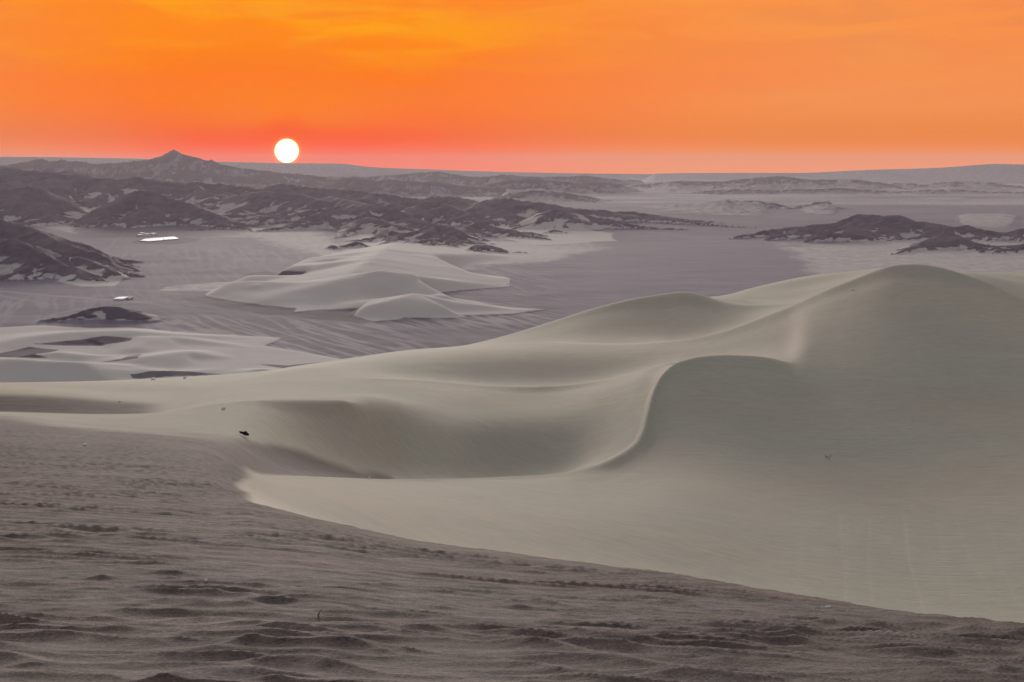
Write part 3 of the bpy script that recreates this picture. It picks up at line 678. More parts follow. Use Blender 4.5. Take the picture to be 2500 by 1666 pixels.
# layered far ridges
for cr, gp, sd0, ml in (
    ([(0, 404), (40, 398), (69, 394), (96, 387), (119, 392), (188, 392), (240, 400), (289, 396), (321, 394), (361, 389), (388, 387), (405, 375), (421, 366), (444, 374), (473, 388), (499, 395), (517, 389), (542, 400), (592, 410), (636, 414), (690, 421), (760, 426), (830, 436)], 600, 101, 0.9),
    ([(820, 432), (930, 429), (985, 424), (1027, 420), (1074, 418), (1107, 425), (1150, 431), (1200, 430), (1232, 425), (1260, 429), (1330, 432), (1420, 429), (1500, 436)], 600, 102, 0.9),
    ([(330, 444), (360, 430), (400, 422), (455, 418), (520, 426), (600, 434), (700, 448)], 420, 103, 0.6),
    ([(790, 450), (836, 436), (861, 432), (885, 437), (915, 441), (950, 437), (990, 442), (1070, 443), (1120, 452), (1200, 457)], 420, 104, 0.6),
    ([(1180, 452), (1240, 440), (1290, 436), (1340, 440), (1400, 447), (1460, 444), (1520, 452)], 450, 105, 0.6),
    ([(1230, 475), (1290, 462), (1350, 464), (1400, 472), (1440, 480), (1500, 490)], 330, 106, 0.5),
    ([(1560, 450), (1650, 441), (1758, 442), (1867, 430), (1903, 428), (1975, 436), (2102, 437), (2156, 451), (2192, 445), (2260, 449), (2336, 441), (2420, 445), (2500, 456), (2600, 452)], 520, 107, 0.8),
    ([(1700, 466), (1800, 460), (1900, 463), (2050, 458), (2180, 466), (2300, 460), (2450, 466), (2600, 462)], 480, 108, 0.45),
    ([(2080, 494), (2200, 486), (2340, 484), (2400, 490), (2500, 487), (2600, 484)], 340, 109, 0.4),
    ([(1500, 516), (1560, 505), (1600, 503), (1660, 499), (1722, 495), (1769, 487), (1810, 490), (1852, 489), (1874, 504), (1917, 515)], 300, 110, 0.4),
    ([(1925, 514), (1950, 504), (1975, 497), (2018, 491), (2047, 508), (2083, 521)], 260, 111, 0.4)):
    Yc = {101: 18900, 102: 21300, 103: 18300, 104: 16900, 105: 18600, 106: 14300, 107: 20300, 108: 17800, 109: 15400, 110: 12500, 111: 12400}[sd0]
    tree([(a, b_, Yc) for a, b_ in cr], gp, sd0, 0.0, 0.8, 0.30, {101: 0.40, 102: 0.4, 103: 0.45, 104: 0.6, 105: 0.5, 106: 0.5, 109: 0.5, 110: 0.35, 111: 0.35, 107: 0.6, 108: 0.5}.get(sd0, 0.75), ml, 2)
skyA = [(-1400, 400, 12500), (-700, 402, 12400), (-300, 405, 12300), (0, 412, 12200), (60, 415, 12150), (100, 418, 12100), (150, 423, 12050), (200, 430, 12000), (260, 435, 11950), (300, 437, 11900), (330, 431, 11900), (420, 447, 11800), (480, 444, 11750), (540, 448, 11700), (600, 455, 11600), (640, 460, 11550), (665, 450, 11500), (690, 447, 11500), (725, 452, 11450), (745, 455, 11400), (800, 460, 11300), (850, 463, 11200), (905, 470, 11000), (930, 471, 11000), (1000, 482, 10800), (1035, 485, 10700), (1050, 479, 10650), (1085, 477, 10600), (1118, 480, 10550), (1140, 484, 10500), (1170, 495, 10400)]
zone = [(-1400, 1.15), (0, 1.15), (280, 1.1), (360, .45), (600, .5), (680, .8), (800, .85), (950, .95), (1200, .9)]
tree([c for c in skyA if c[0] <= 1170], 300, 1, 0.25, 0.6, 0.40, 0.86, 1.0, 3, sandzone=zone, mainlen=2700)
tree([(1170, 496, 10400), (1190, 487, 10300), (1235, 484, 10200), (1262, 488, 10150), (1310, 492, 10100), (1350, 497, 10050), (1390, 510, 10000), (1420, 516, 9950), (1480, 518, 9900), (1530, 515, 9850), (1580, 521, 9800), (1640, 530, 9800), (1700, 542, 9800)], 260, 2, 0.35, 0.5, 0.36, 0.80, 0.6, 2)
# inner ridges read off the picture
tree([(190, 540, 9000), (215, 520, 9150), (260, 500, 9250), (300, 478, 9300), (340, 462, 9350), (380, 470, 9300), (430, 488, 9200), (470, 500, 9100), (530, 522, 8900), (590, 548, 8700), (615, 562, 8600)], 230, 3, 0.1, 0.7, 0.42, 1.0, 0.42, 3)
tree([(-700, 450, 9900), (-100, 450, 9900), (0, 462, 9800), (40, 458, 9750), (75, 452, 9700), (110, 465, 9700), (140, 490, 9600), (172, 520, 9500)], 260, 4, 0.3, 0.5, 0.45, 1.05, 0.42, 3)
tree([(600, 470, 10800), (650, 466, 10500), (690, 470, 10300), (740, 476, 10100), (790, 490, 9800)], 220, 5, 0.0, 0.9, 0.40, 0.72, 0.5, 3)
tree([(800, 478, 10200), (860, 490, 9500), (900, 500, 9000), (940, 505, 8900), (990, 520, 8800), (1040, 540, 8700)], 240, 6, -0.2, 0.9, 0.42, 0.82, 0.5, 3)
tree([(1040, 490, 9800), (1090, 500, 9500), (1130, 515, 9300), (1160, 532, 9100)], 200, 7, 0.2, 0.7, 0.42, 0.9, 0.45, 3)
tree([(770, 612, 6700), (800, 592, 7200), (843, 566, 7800), (876, 545, 8200), (900, 530, 8300)], 220, 8, -0.1, 0.8, 0.36, 0.65, 0.6, 3)
tree([(900, 530, 8300), (930, 536, 8150), (960, 548, 8000), (1010, 558, 7900)], 180, 9, 0.1, 0.7, 0.36, 0.5, 0.3, 2)
tree([(865, 604, 7000), (905, 588, 7250), (952, 560, 7500), (975, 566, 7500), (1002, 569, 7450), (1031, 552, 7450), (1053, 553, 7400), (1089, 549, 7400), (1125, 562, 7350), (1161, 576, 7300), (1197, 588, 7200), (1218, 596, 7100)], 150, 10, 0.25, 0.6, 0.40, 1.0, 0.55, 3)
tree([(1135, 560, 7900), (1150, 552, 7950), (1165, 539, 8000), (1190, 550, 7900), (1215, 556, 7800), (1270, 574, 7600), (1304, 589, 7400)], 150, 11, 0.3, 0.5, 0.40, 1.0, 0.5, 3)
tree([(1150, 606, 6400), (1168, 597, 6500), (1190, 597, 6500), (1208, 601, 6450), (1251, 621, 6200), (1262, 613, 6300), (1298, 617, 6250), (1312, 625, 6200)], 110, 12, 0.2, 0.5, 0.36, 0.85, 0.4, 2)
tree([(1110, 535, 8900), (1161, 517, 9200), (1233, 504, 9300), (1288, 493, 9300), (1342, 499, 9200), (1400, 514, 9000), (1440, 528, 8800), (1490, 541, 8600)], 220, 13, 0.4, 0.5, 0.38, 0.85, 0.4, 2)
tree([(1290, 550, 8500), (1330, 524, 8700), (1360, 508, 8800), (1395, 526, 8600), (1440, 548, 8400)], 150, 14, 0.1, 0.8, 0.36, 0.35, 0.3, 2)
tree([(1310, 574, 7900), (1350, 560, 8050), (1380, 566, 8000), (1400, 577, 7900)], 120, 15, 0.1, 0.6, 0.4, 0.85, 0.2, 1)
tree([(780, 626, 6500), (830, 606, 6600), (865, 589, 6750), (890, 598, 6700), (915, 606, 6600), (900, 620, 6450), (870, 628, 6350)], 130, 16, -0.3, 0.6, 0.38, 0.9, 0.4, 3)
tree([(925, 600, 6800), (950, 585, 7000), (945, 570, 7250)], 130, 17, -0.3, 0.6, 0.42, 0.8, 0.22, 2)
tree([(630, 538, 9400), (660, 524, 9600), (700, 513, 9700), (735, 520, 9600), (780, 536, 9300)], 200, 18, 0.0, 0.8, 0.36, 0.5, 0.3, 2)
tree([(425, 575, 8200), (470, 556, 8350), (510, 560, 8300), (555, 571, 8100)], 130, 19, 0.1, 0.6, 0.42, 0.85, 0.2, 2)
# left dark hills
tree([(-700, 520, 6300), (-300, 520, 6200), (-100, 524, 6050), (0, 535, 5900), (30, 545, 5850), (60, 553, 5800), (110, 566, 5650), (150, 590, 5500), (200, 610, 5350), (260, 640, 5200), (308, 669, 5050)], 150, 20, 0.35, 0.5, 0.40, 1.05, 0.36, 3)
tree([(-400, 570, 5500), (-100, 572, 5400), (0, 582, 5300), (40, 584, 5250), (70, 596, 5200), (110, 618, 5080), (150, 645, 4960), (180, 668, 4880)], 110, 21, 0.3, 0.6, 0.42, 0.90, 0.24, 3)
tree([(110, 660, 4900), (150, 624, 5100), (195, 624, 5120), (235, 642, 5000), (285, 668, 4900)], 90, 22, 0.3, 0.7, 0.38, 0.62, 0.16, 3)
# small dark hill on the plain
tree([(95, 786, 3560), (130, 778, 3580), (163, 773, 3590), (217, 756, 3620), (250, 748, 3640), (285, 747, 3640), (318, 758, 3610), (345, 771, 3580)], 45, 23, -0.2, 0.5, 0.26, 0.85, 0.05, 1)
# right hills, half buried in sand
tree([(1830, 577, 7650), (1850, 571, 7650), (1867, 567, 7650), (1880, 563, 7650), (1896, 556, 7650), (1939, 554, 7650), (1965, 551, 7650), (1993, 545, 7700), (2047, 541, 7700), (2075, 530, 7750), (2102, 523, 7750), (2130, 523, 7750), (2163, 527, 7700), (2199, 524, 7700), (2228, 539, 7600), (2264, 541, 7600), (2318, 552, 7500), (2354, 547, 7500), (2409, 562, 7400), (2452, 566, 7400), (2488, 557, 7400), (2560, 560, 7300), (2800, 550, 7300), (3500, 545, 7300)], 190, 24, -0.45, 0.45, 0.40, 0.85, 0.34, 3)
tree([(2140, 634, 6000), (2163, 625, 6100), (2200, 612, 6250), (2228, 603, 6400), (2264, 582, 6600), (2300, 574, 6650), (2340, 577, 6600), (2380, 590, 6500), (2430, 600, 6400), (2520, 592, 6400), (2700, 600, 6300), (3400, 600, 6200)], 150, 25, -0.5, 0.4, 0.38, 0.85, 0.24, 3)
tree([(1985, 580, 7100), (2020, 570, 7150), (2060, 568, 7150), (2100, 571, 7150), (2125, 578, 7100)], 110, 26, -0.3, 0.4, 0.4, 0.8, 0.12, 1)

# pale dunes on the plain --------------------------------------------------
def ridge_dune(pts, sl, sr, M=None):
    """sharp crested dune: pts (column,row,height); slopes away from the crest on its left and right"""
    global Z2, sandm, rock
    P = [wpt(a, b, h) + (h,) for a, b, h in pts]
    xs = [p[0] for p in P]; ys = [p[1] for p in P]; hm = max(p[2] for p in P); reach = hm / min(sl, sr) * 1.6 + 30
    ri = np.where((R2[:, 0] > min(ys) - reach) & (R2[:, 0] < max(ys) + reach))[0]
    cj = np.where((U2 > min(p[0] for p in pts) - reach / min(ys) * F * 1.2) & (U2 < max(p[0] for p in pts) + reach / min(ys) * F * 1.2))[0]
    if not len(ri) or not len(cj): return
    sl_ = np.ix_(ri, cj); x = X2[sl_] + 12 * fbm(X2[sl_] / 140, R2[sl_] / 140, 3, 9); y = R2[sl_] + 14 * fbm(X2[sl_] / 160 + 4, R2[sl_] / 160, 3, 19)
    best = np.full(x.shape, -1e9)
    dmin = np.full(x.shape, 1e9); hh = np.zeros_like(x); side = np.zeros_like(x)
    for (ax, ay, ah), (bx, by, bh) in zip(P[:-1], P[1:]):
        ex, ey = bx - ax, by - ay; l2 = ex * ex + ey * ey
        t = np.clip(((x - ax) * ex + (y - ay) * ey) / l2, 0, 1)
        d = np.hypot(x - ax - t * ex, y - ay - t * ey)
        c = ex * (y - ay) - ey * (x - ax)
        new = d < dmin
        dmin = np.where(new, d, dmin); hh = np.where(new, ah + (bh - ah) * t, hh); side = np.where(new, c, side)
    k = np.where(side > 0, sl, sr)
    q = dmin * k / np.maximum(hh, 0.5)
    h = hh * np.where(q < 1 / 0.75, np.clip(1 - 0.75 * q, 0, 1) ** 1.25, 0)
    if M is not None: h = h * M[sl_]
    cur = Z2[sl_]; up_ = h > cur + 0.2
    Z2[sl_] = np.maximum(cur, h)
    mk = sstep(0.2, 1.2, h - cur)
    sandm[sl_] = np.maximum(sandm[sl_], mk); rock[sl_] = rock[sl_] * (1 - mk)

def sand_poly(poly, soft=1.5, wob=3, seed=0, amp=0.0, val=1.0):
    global sandm, Z2
    M = poly_mask(poly, soft, wob, seed) * val
    sandm = np.maximum(sandm, M * (1 - rock))
    if amp:
        Z2 = Z2 + amp * M * (0.5 + 0.5 * ridged(X2 / 420, R2 / 520, 3, seed + 61)) * (rock < .5)
def dark_poly(poly, soft=1.2, wob=1.0, seed=0):
    global bare, sandm
    M = poly_mask(poly, soft, wob, seed)
    bare = np.maximum(bare, M * 0.9); sandm = sandm * (1 - M)

sand_poly([(600, 540), (700, 530), (790, 545), (840, 600), (900, 640), (780, 640), (690, 610), (600, 585), (500, 590), (400, 582), (560, 570)], 18, 14, 3, 0, .62)
sand_poly([(880, 560), (1300, 585), (1500, 600), (1350, 640), (1100, 660), (900, 640), (780, 640), (820, 600)], 20, 14, 4, 0, .72)
sand_poly([(1860, 590), (2000, 590), (2200, 560), (2700, 600), (2700, 780), (2000, 700), (1950, 650)], 22, 16, 5, 0, .62)
sand_poly([(1330, 545), (1500, 570), (1500, 590), (1300, 600), (1130, 560)], 4, 6, 6, 0, .8)
sand_poly([(70, 505), (170, 545), (200, 575), (120, 560), (0, 530), (0, 505)], 4, 6, 7, 0, .5)
sand_poly([(130, 690), (200, 665), (300, 682), (280, 700), (200, 700)], 3, 5, 8, 0, .8)
sand_poly([(400, 700), (520, 690), (640, 682), (520, 712), (380, 712)], 3, 4, 9, 0, .6)
centre = [(513, 722), (560, 697), (603, 682), (680, 684), (745, 684), (688, 674), (720, 655), (794, 629), (840, 622), (880, 610), (930, 592), (1000, 592), (1100, 612), (1230, 628), (1080, 652), (1150, 675), (1234, 682), (1238, 697), (1120, 705), (1030, 714), (1100, 734), (1253, 753), (1330, 757), (1250, 768), (1000, 775), (975, 782), (913, 787), (862, 774), (885, 757), (790, 757), (715, 764), (724, 755), (650, 748)]
sand_poly(centre, 1.8, 2.0, 10, 3.0)
MC = poly_mask(centre, 7.0, 0, 0)
ridge_dune([(690, 675, 2), (740, 652, 24), (794, 631, 38), (840, 625, 40), (880, 640, 36)], 0.16, 0.16, MC)
ridge_dune([(840, 626, 40), (832, 655, 26), (826, 672, 16)], 0.16, 0.3, MC)
ridge_dune([(603, 684, 24), (680, 686, 26), (737, 687, 28), (832, 680, 38), (890, 670, 46), (924, 657, 56), (970, 670, 46), (1024, 684, 34), (1138, 693, 14), (1236, 698, 2)], 0.20, 0.125, MC)
ridge_dune([(832, 680, 38), (870, 655, 44), (905, 630, 50), (935, 608, 52), (966, 592, 48)], 0.2, 0.15, MC)
ridge_dune([(905, 630, 50), (985, 655, 34), (1100, 668, 14), (1232, 684, 2)], 0.16, 0.12, MC)
ridge_dune([(935, 608, 52), (985, 607, 42), (1100, 640, 16), (1220, 662, 2)], 0.14, 0.12, MC)
ridge_dune([(518, 721, 2), (560, 698, 16), (603, 684, 24)], 0.25, 0.12, MC)
ridge_dune([(625, 692, 24), (650, 706, 15), (690, 722, 8)], 0.18, 0.28, MC)
ridge_dune([(765, 694, 28), (775, 712, 18), (760, 735, 8), (724, 756, 1)], 0.18, 0.30, MC)
ridge_dune([(924, 657, 56), (930, 690, 30), (925, 715, 16)], 0.16, 0.22, MC)
ridge_dune([(866, 773, 2), (895, 757, 12), (928, 741, 22), (970, 726, 28), (1012, 714, 30), (1100, 734, 16), (1253, 753, 5), (1320, 757, 1)], 0.20, 0.11, MC)
dark_poly([(500, 724), (650, 749), (724, 756), (716, 765), (790, 758), (884, 758), (862, 775), (905, 790), (780, 782), (640, 768), (530, 748), (430, 730)], 2.0, 1.5, 1)  # dark colour strip along the near foot of the centre dune
dark_poly([(600, 668), (650, 662), (690, 668), (690, 674), (745, 683), (690, 685), (630, 680), (560, 690), (590, 678)], 1.5, 1.5, 2)
dark_poly([(318, 593), (345, 583), (420, 578), (490, 583), (480, 590), (420, 597), (340, 597)], 1.5, 1, 3)

near_sand = [(-900, 800), (-200, 806), (0, 802), (100, 797), (217, 803), (314, 802), (397, 809), (433, 814), (563, 820), (686, 827), (640, 845), (720, 858), (800, 872), (860, 884), (900, 900), (900, 1300), (-900, 1300)]
sand_poly(near_sand, 2.0, 3.0, 12, 2.0)
ridge_dune([(-60, 850, 6), (60, 822, 10), (180, 808, 12), (314, 805, 14), (400, 812, 9), (560, 822, 3)], 0.10, 0.08)
ridge_dune([(80, 865, 6), (140, 858, 9), (200, 864, 8), (300, 868, 3)], 0.18, 0.12)
ridge_dune([(280, 895, 3), (335, 880, 9), (360, 868, 11), (450, 857, 9), (520, 868, 5)], 0.12, 0.14)
ridge_dune([(340, 850, 6), (360, 822, 10), (420, 822, 8), (600, 846, 3)], 0.12, 0.12)
ridge_dune([(240, 912, 4), (290, 895, 8), (400, 906, 7), (540, 900, 3)], 0.12, 0.10)
ridge_dune([(-200, 860, 18), (0, 874, 20), (25, 873, 22), (90, 879, 22), (180, 880, 22), (215, 893, 17), (245, 920, 9)], 0.16, 0.22)
ridge_dune([(25, 873, 22), (70, 893, 16), (120, 915, 10), (150, 932, 4)], 0.2, 0.2)
ridge_dune([(600, 915, 4), (640, 899, 9), (700, 905, 6), (760, 912, 2)], 0.15, 0.12)
dark_poly([(83, 847), (180, 839), (253, 834), (323, 836), (318, 841), (246, 847)], 1.0, 0.8, 4)
dark_poly([(-90, 862), (0, 866), (72, 852), (146, 857), (126, 863), (83, 873), (114, 879), (0, 878), (-90, 884)], 1.2, 0.8, 5)
dark_poly([(300, 887), (314, 875), (343, 870), (347, 876), (336, 885), (338, 890), (235, 891)], 1.0, 0.8, 6)
dark_poly([(318, 925), (361, 918), (433, 915), (565, 917), (524, 919), (397, 927), (325, 930)], 0.8, 0.5, 7)
dark_poly([(628, 892), (704, 896), (800, 886), (850, 884), (760, 900), (700, 904)], 1.2, 1.0, 8)

# wind streaks of pale sand and faint vehicle tracks on the gravel plain
ca, sa = math.cos(0.62), math.sin(0.62)
def streaks(ang, la, lb, seed, lo_, hi_):
    c, s = math.cos(ang), math.sin(ang)
    a = (X2 * c + R2 * s); b = (-X2 * s + R2 * c)
    a = a + 40 * fbm(X2 / 300, R2 / 300, 2, seed + 5); b = b + 14 * fbm(X2 / 260 + 7, R2 / 400, 2, seed + 6)
    n = ridged(a / la, b / lb, 4, seed)
    return sstep(lo_, hi_, n)
stA = streaks(-1.2, 420, 30, 61, 0.42, 0.72) * (0.35 + 0.65 * sstep(0.0, 0.5, fbm(X2 / 500, R2 / 700, 3, 66) + 0.25))
stB = streaks(-1.36, 700, 34, 71, 0.38, 0.72)
zoneA = sstep(690, 760, V2) * sstep(250, 500, UU) * (1 - sstep(1500, 1700, UU))
zoneB = sstep(575, 620, V2) * (1 - zoneA)
streak_ = np.clip(stA * zoneA * 1.0 + stB * zoneB * 0.40 * (0.3 + 0.9 * sstep(-0.2, 0.35, fbm(X2 / 600, R2 / 1100, 3, 166))), 0, 1)
smoothpl = sstep(1250, 1500, UU) * sstep(545, 600, V2)          # pale fine-grained flat to the right
streak_ = np.maximum(streak_ * (1 - 0.7 * smoothpl), 0.32 * smoothpl)
def vtrack(pts, w, val):
    global streak_
    for (a, b), (c, d) in zip(pts[:-1], pts[1:]):
        ex, ey = c - a, d - b; l2 = ex * ex + ey * ey
        t = np.clip(((UU - a) * ex + (V2 - b) * ey) / l2, 0, 1)
        q = np.hypot((UU - a - t * ex), (V2 - b - t * ey))
        streak_ = np.maximum(streak_, val * np.exp(-(q / w) ** 2))
vtrack([(-200, 700), (0, 711), (150, 724), (300, 735), (430, 750), (580, 768), (720, 776), (860, 800), (1000, 826), (1150, 850)], 2.2, 0.65)
vtrack([(430, 740), (540, 757), (700, 775), (850, 790)], 1.8, 0.5)
vtrack([(0, 722), (80, 736), (120, 744)], 2.0, 0.5)
vtrack([(272, 598), (285, 585), (305, 572)], 1.8, 0.45)
vtrack([(515, 600), (520, 625), (512, 650)], 2.0, 0.3)
vtrack([(85, 786), (130, 767), (210, 752)], 1.8, 0.5)
bare = np.maximum(bare, 0.50 * sstep(0.0, 0.5, fbm(X2 / 900, R2 / 1500, 4, 88)) * (1 - sandm) * (1 - rock) * (1 - 0.8 * smoothpl))
bare = np.maximum(bare, 0.42 * zoneA * (1 - sandm) * (1 - rock) * (1 - 0.8 * stA) * (1 - 0.8 * smoothpl))
bare = np.maximum(bare, 0.28 * poly_mask([(1100, 540), (1700, 522), (1850, 530), (2100, 545), (1830, 580), (1500, 560)], 6, 5, 3) * (1 - sandm))
Z2 = Z2 + 1.6 * fbm(X2 / 260, R2 / 260, 4, 3) * (1 - sstep(8000, 20000, R2)) + 6 * fbm(X2 / 2500, R2 / 4000, 3, 13) * sstep(8000, 15000, R2)
haze_band = (1 - sstep(494, 528, V2)) * np.clip(0.45 + 0.35 * fbm(X2 / 2600, R2 / 1100, 4, 131), 0.1, 0.8)  # far haze paleness put into the sand mask, in streaky bands
sandm = np.maximum(sandm, haze_band * (1 - rock))
Zq = gauss(gauss(Z2, 1.6, 0), 2.0, 1); wq = sstep(0.3, 0.9, np.maximum(MC, sandm * (V2 > 790)))
Z2 = Z2 * (1 - wq) + Zq * wq
sandm = np.clip(sandm, 0, 1)
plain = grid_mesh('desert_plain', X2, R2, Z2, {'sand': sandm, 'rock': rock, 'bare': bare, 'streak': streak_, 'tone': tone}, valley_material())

def plain_point(px, py):
    j = int(np.argmin(np.abs(U2 - px)))
    yy = EY + (H - Z2[:, j]) / R2[:, j] * F
    for i in range(len(ROW2)):
        if yy[i] <= py: break
    r = R2[i, j]
    return ((px - CX) / F * r, r, Z2[i, j])

# ------------------------------------------------------------------ small things (added below)
def simple_mat(name, c1, c2, scale, rough=0.8, bump=0.0):
    m, n, b = new_mat(name)
    tcn = n.new('ShaderNodeTexCoord')
    f = n.noise(tcn.outputs['Object'], scale, 4, 0.6)
    n.put(b.inputs['Base Color'], n.mix(n.step(f, 0.35, 0.65), c1, c2))
    b.inputs['Roughness'].default_value = rough
    if bump:
        bp = n.new('ShaderNodeBump'); bp.inputs['Distance'].default_value = bump; n.put(bp.inputs['Height'], f); n.l.new(bp.outputs[0], b.inputs['Normal'])
    return m
M_white = simple_mat('white_sheet_roof', (0.82, 0.83, 0.87, 1), (0.72, 0.73, 0.78, 1), 0.05, 0.6)
M_wall = simple_mat('pale_wall', (0.62, 0.62, 0.66, 1), (0.50, 0.50, 0.55, 1), 0.3)
M_grey = simple_mat('grey_wall', (0.36, 0.34, 0.36, 1), (0.30, 0.29, 0.31, 1), 0.3)
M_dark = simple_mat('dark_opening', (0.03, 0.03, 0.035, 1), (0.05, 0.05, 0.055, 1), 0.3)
M_stone = simple_mat('white_stone', (0.85, 0.82, 0.80, 1), (0.62, 0.60, 0.58, 1), 6.0, 0.8, 0.02)
M_black = simple_mat('black_plastic', (0.004, 0.004, 0.004, 1), (0.010, 0.010, 0.011, 1), 4.0, 0.7, 0.03)
M_twig = simple_mat('dry_wood', (0.035, 0.028, 0.024, 1), (0.09, 0.07, 0.06, 1), 30.0)
M_pale_twig = simple_mat('bleached_wood', (0.42, 0.39, 0.36, 1), (0.30, 0.28, 0.26, 1), 30.0)
M_paper = simple_mat('white_plastic', (0.88, 0.84, 0.84, 1), (0.78, 0.74, 0.74, 1), 30.0, 0.6)

def link_mesh(name, verts, faces, mat, parent=None, loc=(0, 0, 0), rz=0.0, smooth=False):
    me = bpy.data.meshes.new(name); me.from_pydata(verts, [], faces); me.materials.append(mat)
    if smooth: me.polygons.foreach_set('use_smooth', [True] * len(me.polygons))
    me.update()
    o = bpy.data.objects.new(name, me); COL.objects.link(o); o.location = loc; o.rotation_euler = (0, 0, rz)
    if parent: o.parent = parent
    return o
def thing(name, label, cat, loc, rz=0.0, group=None, obj=None):
    o = obj
    if o is None:
        o = bpy.data.objects.new(name, None); COL.objects.link(o); o.empty_display_size = 1
    o.location = loc; o.rotation_euler = (0, 0, rz); o['label'] = label; o['category'] = cat
    if group: o['group'] = group
    return o
def prism(poly, z0, z1):
    """closed prism over a polygon (counter-clockwise)"""
    n = len(poly)
    vs = [(x, y, z0) for x, y in poly] + [(x, y, z1) for x, y in poly]
    fs = [tuple(range(n - 1, -1, -1)), tuple(range(n, 2 * n))] + [(i, (i + 1) % n, (i + 1) % n + n, i + n) for i in range(n)]
    return vs, fs
def boxv(x0, x1, y0, y1, z0, z1): return prism([(x0, y0), (x1, y0), (x1, y1), (x0, y1)], z0, z1)
def flat(x0, x1, y0, y1, z0, z1, over=0.4):
    return boxv(x0 - over, x1 + over, y0 - over, y1 + over, z0, z0 + 0.5)
def gable(x0, x1, y0, y1, z0, z1, over=0.4):
    """roof with its ridge along x, with thickness"""
    ym = (y0 + y1) / 2; a = y0 - over; b = y1 + over; t = 0.25
    pr = [(a, z0), (ym, z1), (b, z0), (b, z0 + t), (ym, z1 + t), (a, z0 + t)]
    xs = (x0 - over, x1 + over); vs = [(x, y, z) for x in xs for y, z in pr]
    fs = [(0, 1, 4, 5), (1, 2, 3, 4), (11, 10, 7, 6), (10, 9, 8, 7)] + [(i, i + 6, (i + 1) % 6 + 6, (i + 1) % 6) for i in range(6)]
    return vs, fs

# the long white roof on its dark pad
P5 = [wpt(341, 590.2), wpt(363, 591.6), wpt(437, 585.2), wpt(425, 580.2), wpt(355, 585.4)]
cx0 = sum(p[0] for p in P5) / 5; cy0 = sum(p[1] for p in P5) / 5
gz = max(plain_point(390, 586)[2], 0)
t = thing('long_shed', 'long flat white roof on a dark pad, the largest white shape on the plain', 'shed', (cx0, cy0, gz))
loc5 = [(p[0] - cx0, p[1] - cy0) for p in P5]
inner = [(x * 0.99, y * 0.99) for x, y in loc5]
link_mesh('wall', *prism(inner, -1, 3.4), M_wall, t)
link_mesh('roof', *prism(loc5, 3.4, 3.9), M_white, t)
# joint line across the roof
jx0, jy0 = wpt(401, 588.4); jx1, jy1 = wpt(397, 582.5)
link_mesh('roof_gutter', *prism([(jx0 - cx0 - 1.2, jy0 - cy0), (jx0 - cx0 + 1.2, jy0 - cy0), (jx1 - cx0 + 1.2, jy1 - cy0), (jx1 - cx0 - 1.2, jy1 - cy0)], 3.9, 4.0), M_grey, t)

# cluster of small sheds behind it
def shed(px0, px1, py, depth, hgt, label, roofmat=M_white, doors=1):
    x0, y0 = wpt(px0, py); x1, _ = wpt(px1, py); w = x1 - x0
    z = plain_point((px0 + px1) / 2, py)[2]
    s = thing('shed', label, 'shed', ((x0 + x1) / 2, y0 + depth / 2, z), 0.0, 'small white sheds behind the long white roof')
    link_mesh('wall', *boxv(-w / 2, w / 2, -depth / 2, depth / 2, -1, hgt), M_wall, s)
    link_mesh('roof', *flat(-w / 2, w / 2, -depth / 2, depth / 2, hgt + 0.01, hgt + 1.6), roofmat, s)
    for k in range(doors):
        xd = -w / 2 + w * (k + 0.7) / (doors + 0.4)
        link_mesh('door', *boxv(xd - w * .06 - .5, xd + w * .06 + .5, -depth / 2 - 0.12, -depth / 2 - 0.004, 0, hgt * 0.75), M_dark, s)
    return s
shed(333, 342, 577.3, 78, 5.0, 'short bulky white shed at the left end of the shed row')
shed(338, 347, 573.0, 60, 6.0, 'tall white shed standing behind the leftmost shed of the row')
shed(348, 362, 573.8, 54, 3.6, 'low thin white shed in the middle of the rear row', doors=2)
shed(348, 364, 576.8, 42, 2.6, 'lowest greyish shed in front of the middle of the row', M_wall, 2)
shed(364, 376, 573.6, 66, 5.0, 'white shed at the right end of the rear row')
shed(367, 375, 576.6, 36, 3.0, 'small pale shed just in front of the right rear shed', M_wall)
shed(379, 382.5, 576.6, 24, 3.0, 'tiny hut standing alone to the right of the shed row', M_wall)

# the nearer farm building
xa, ya = wpt(277, 733.4); xb, _ = wpt(301, 733.4); xc, _ = wpt(313.5, 733.4)
zg = plain_point(290, 733)[2]
b = thing('farm_building', 'lone white building with an open lean-to at its right end, above the dark hill', 'building', ((xa + xb) / 2, ya + 30, zg))
w = xb - xa; e = xc - (xa + xb) / 2
link_mesh('wall', *boxv(-w / 2, w / 2, -30, 30, -1, 3.0), M_white, b)
link_mesh('roof', *flat(-w / 2, w / 2, -30, 30, 3.01, 5.6), M_white, b)
link_mesh('canopy', *prism([(w / 2 + .45, 8), (e, 8), (e, 29), (w / 2 + .45, 29)], 3.0, 3.5), M_wall, b)
link_mesh('side_wall', *boxv(e - 4.2, e - .2, -20, 28, -1, 2.99), M_grey, b)
link_mesh('bay_shade', *boxv(w / 2 + .01, e - 4.21, 9.0, 28, -1, 2.9), M_dark, b)  # solid near-black block: shade of the open bay put into its colour

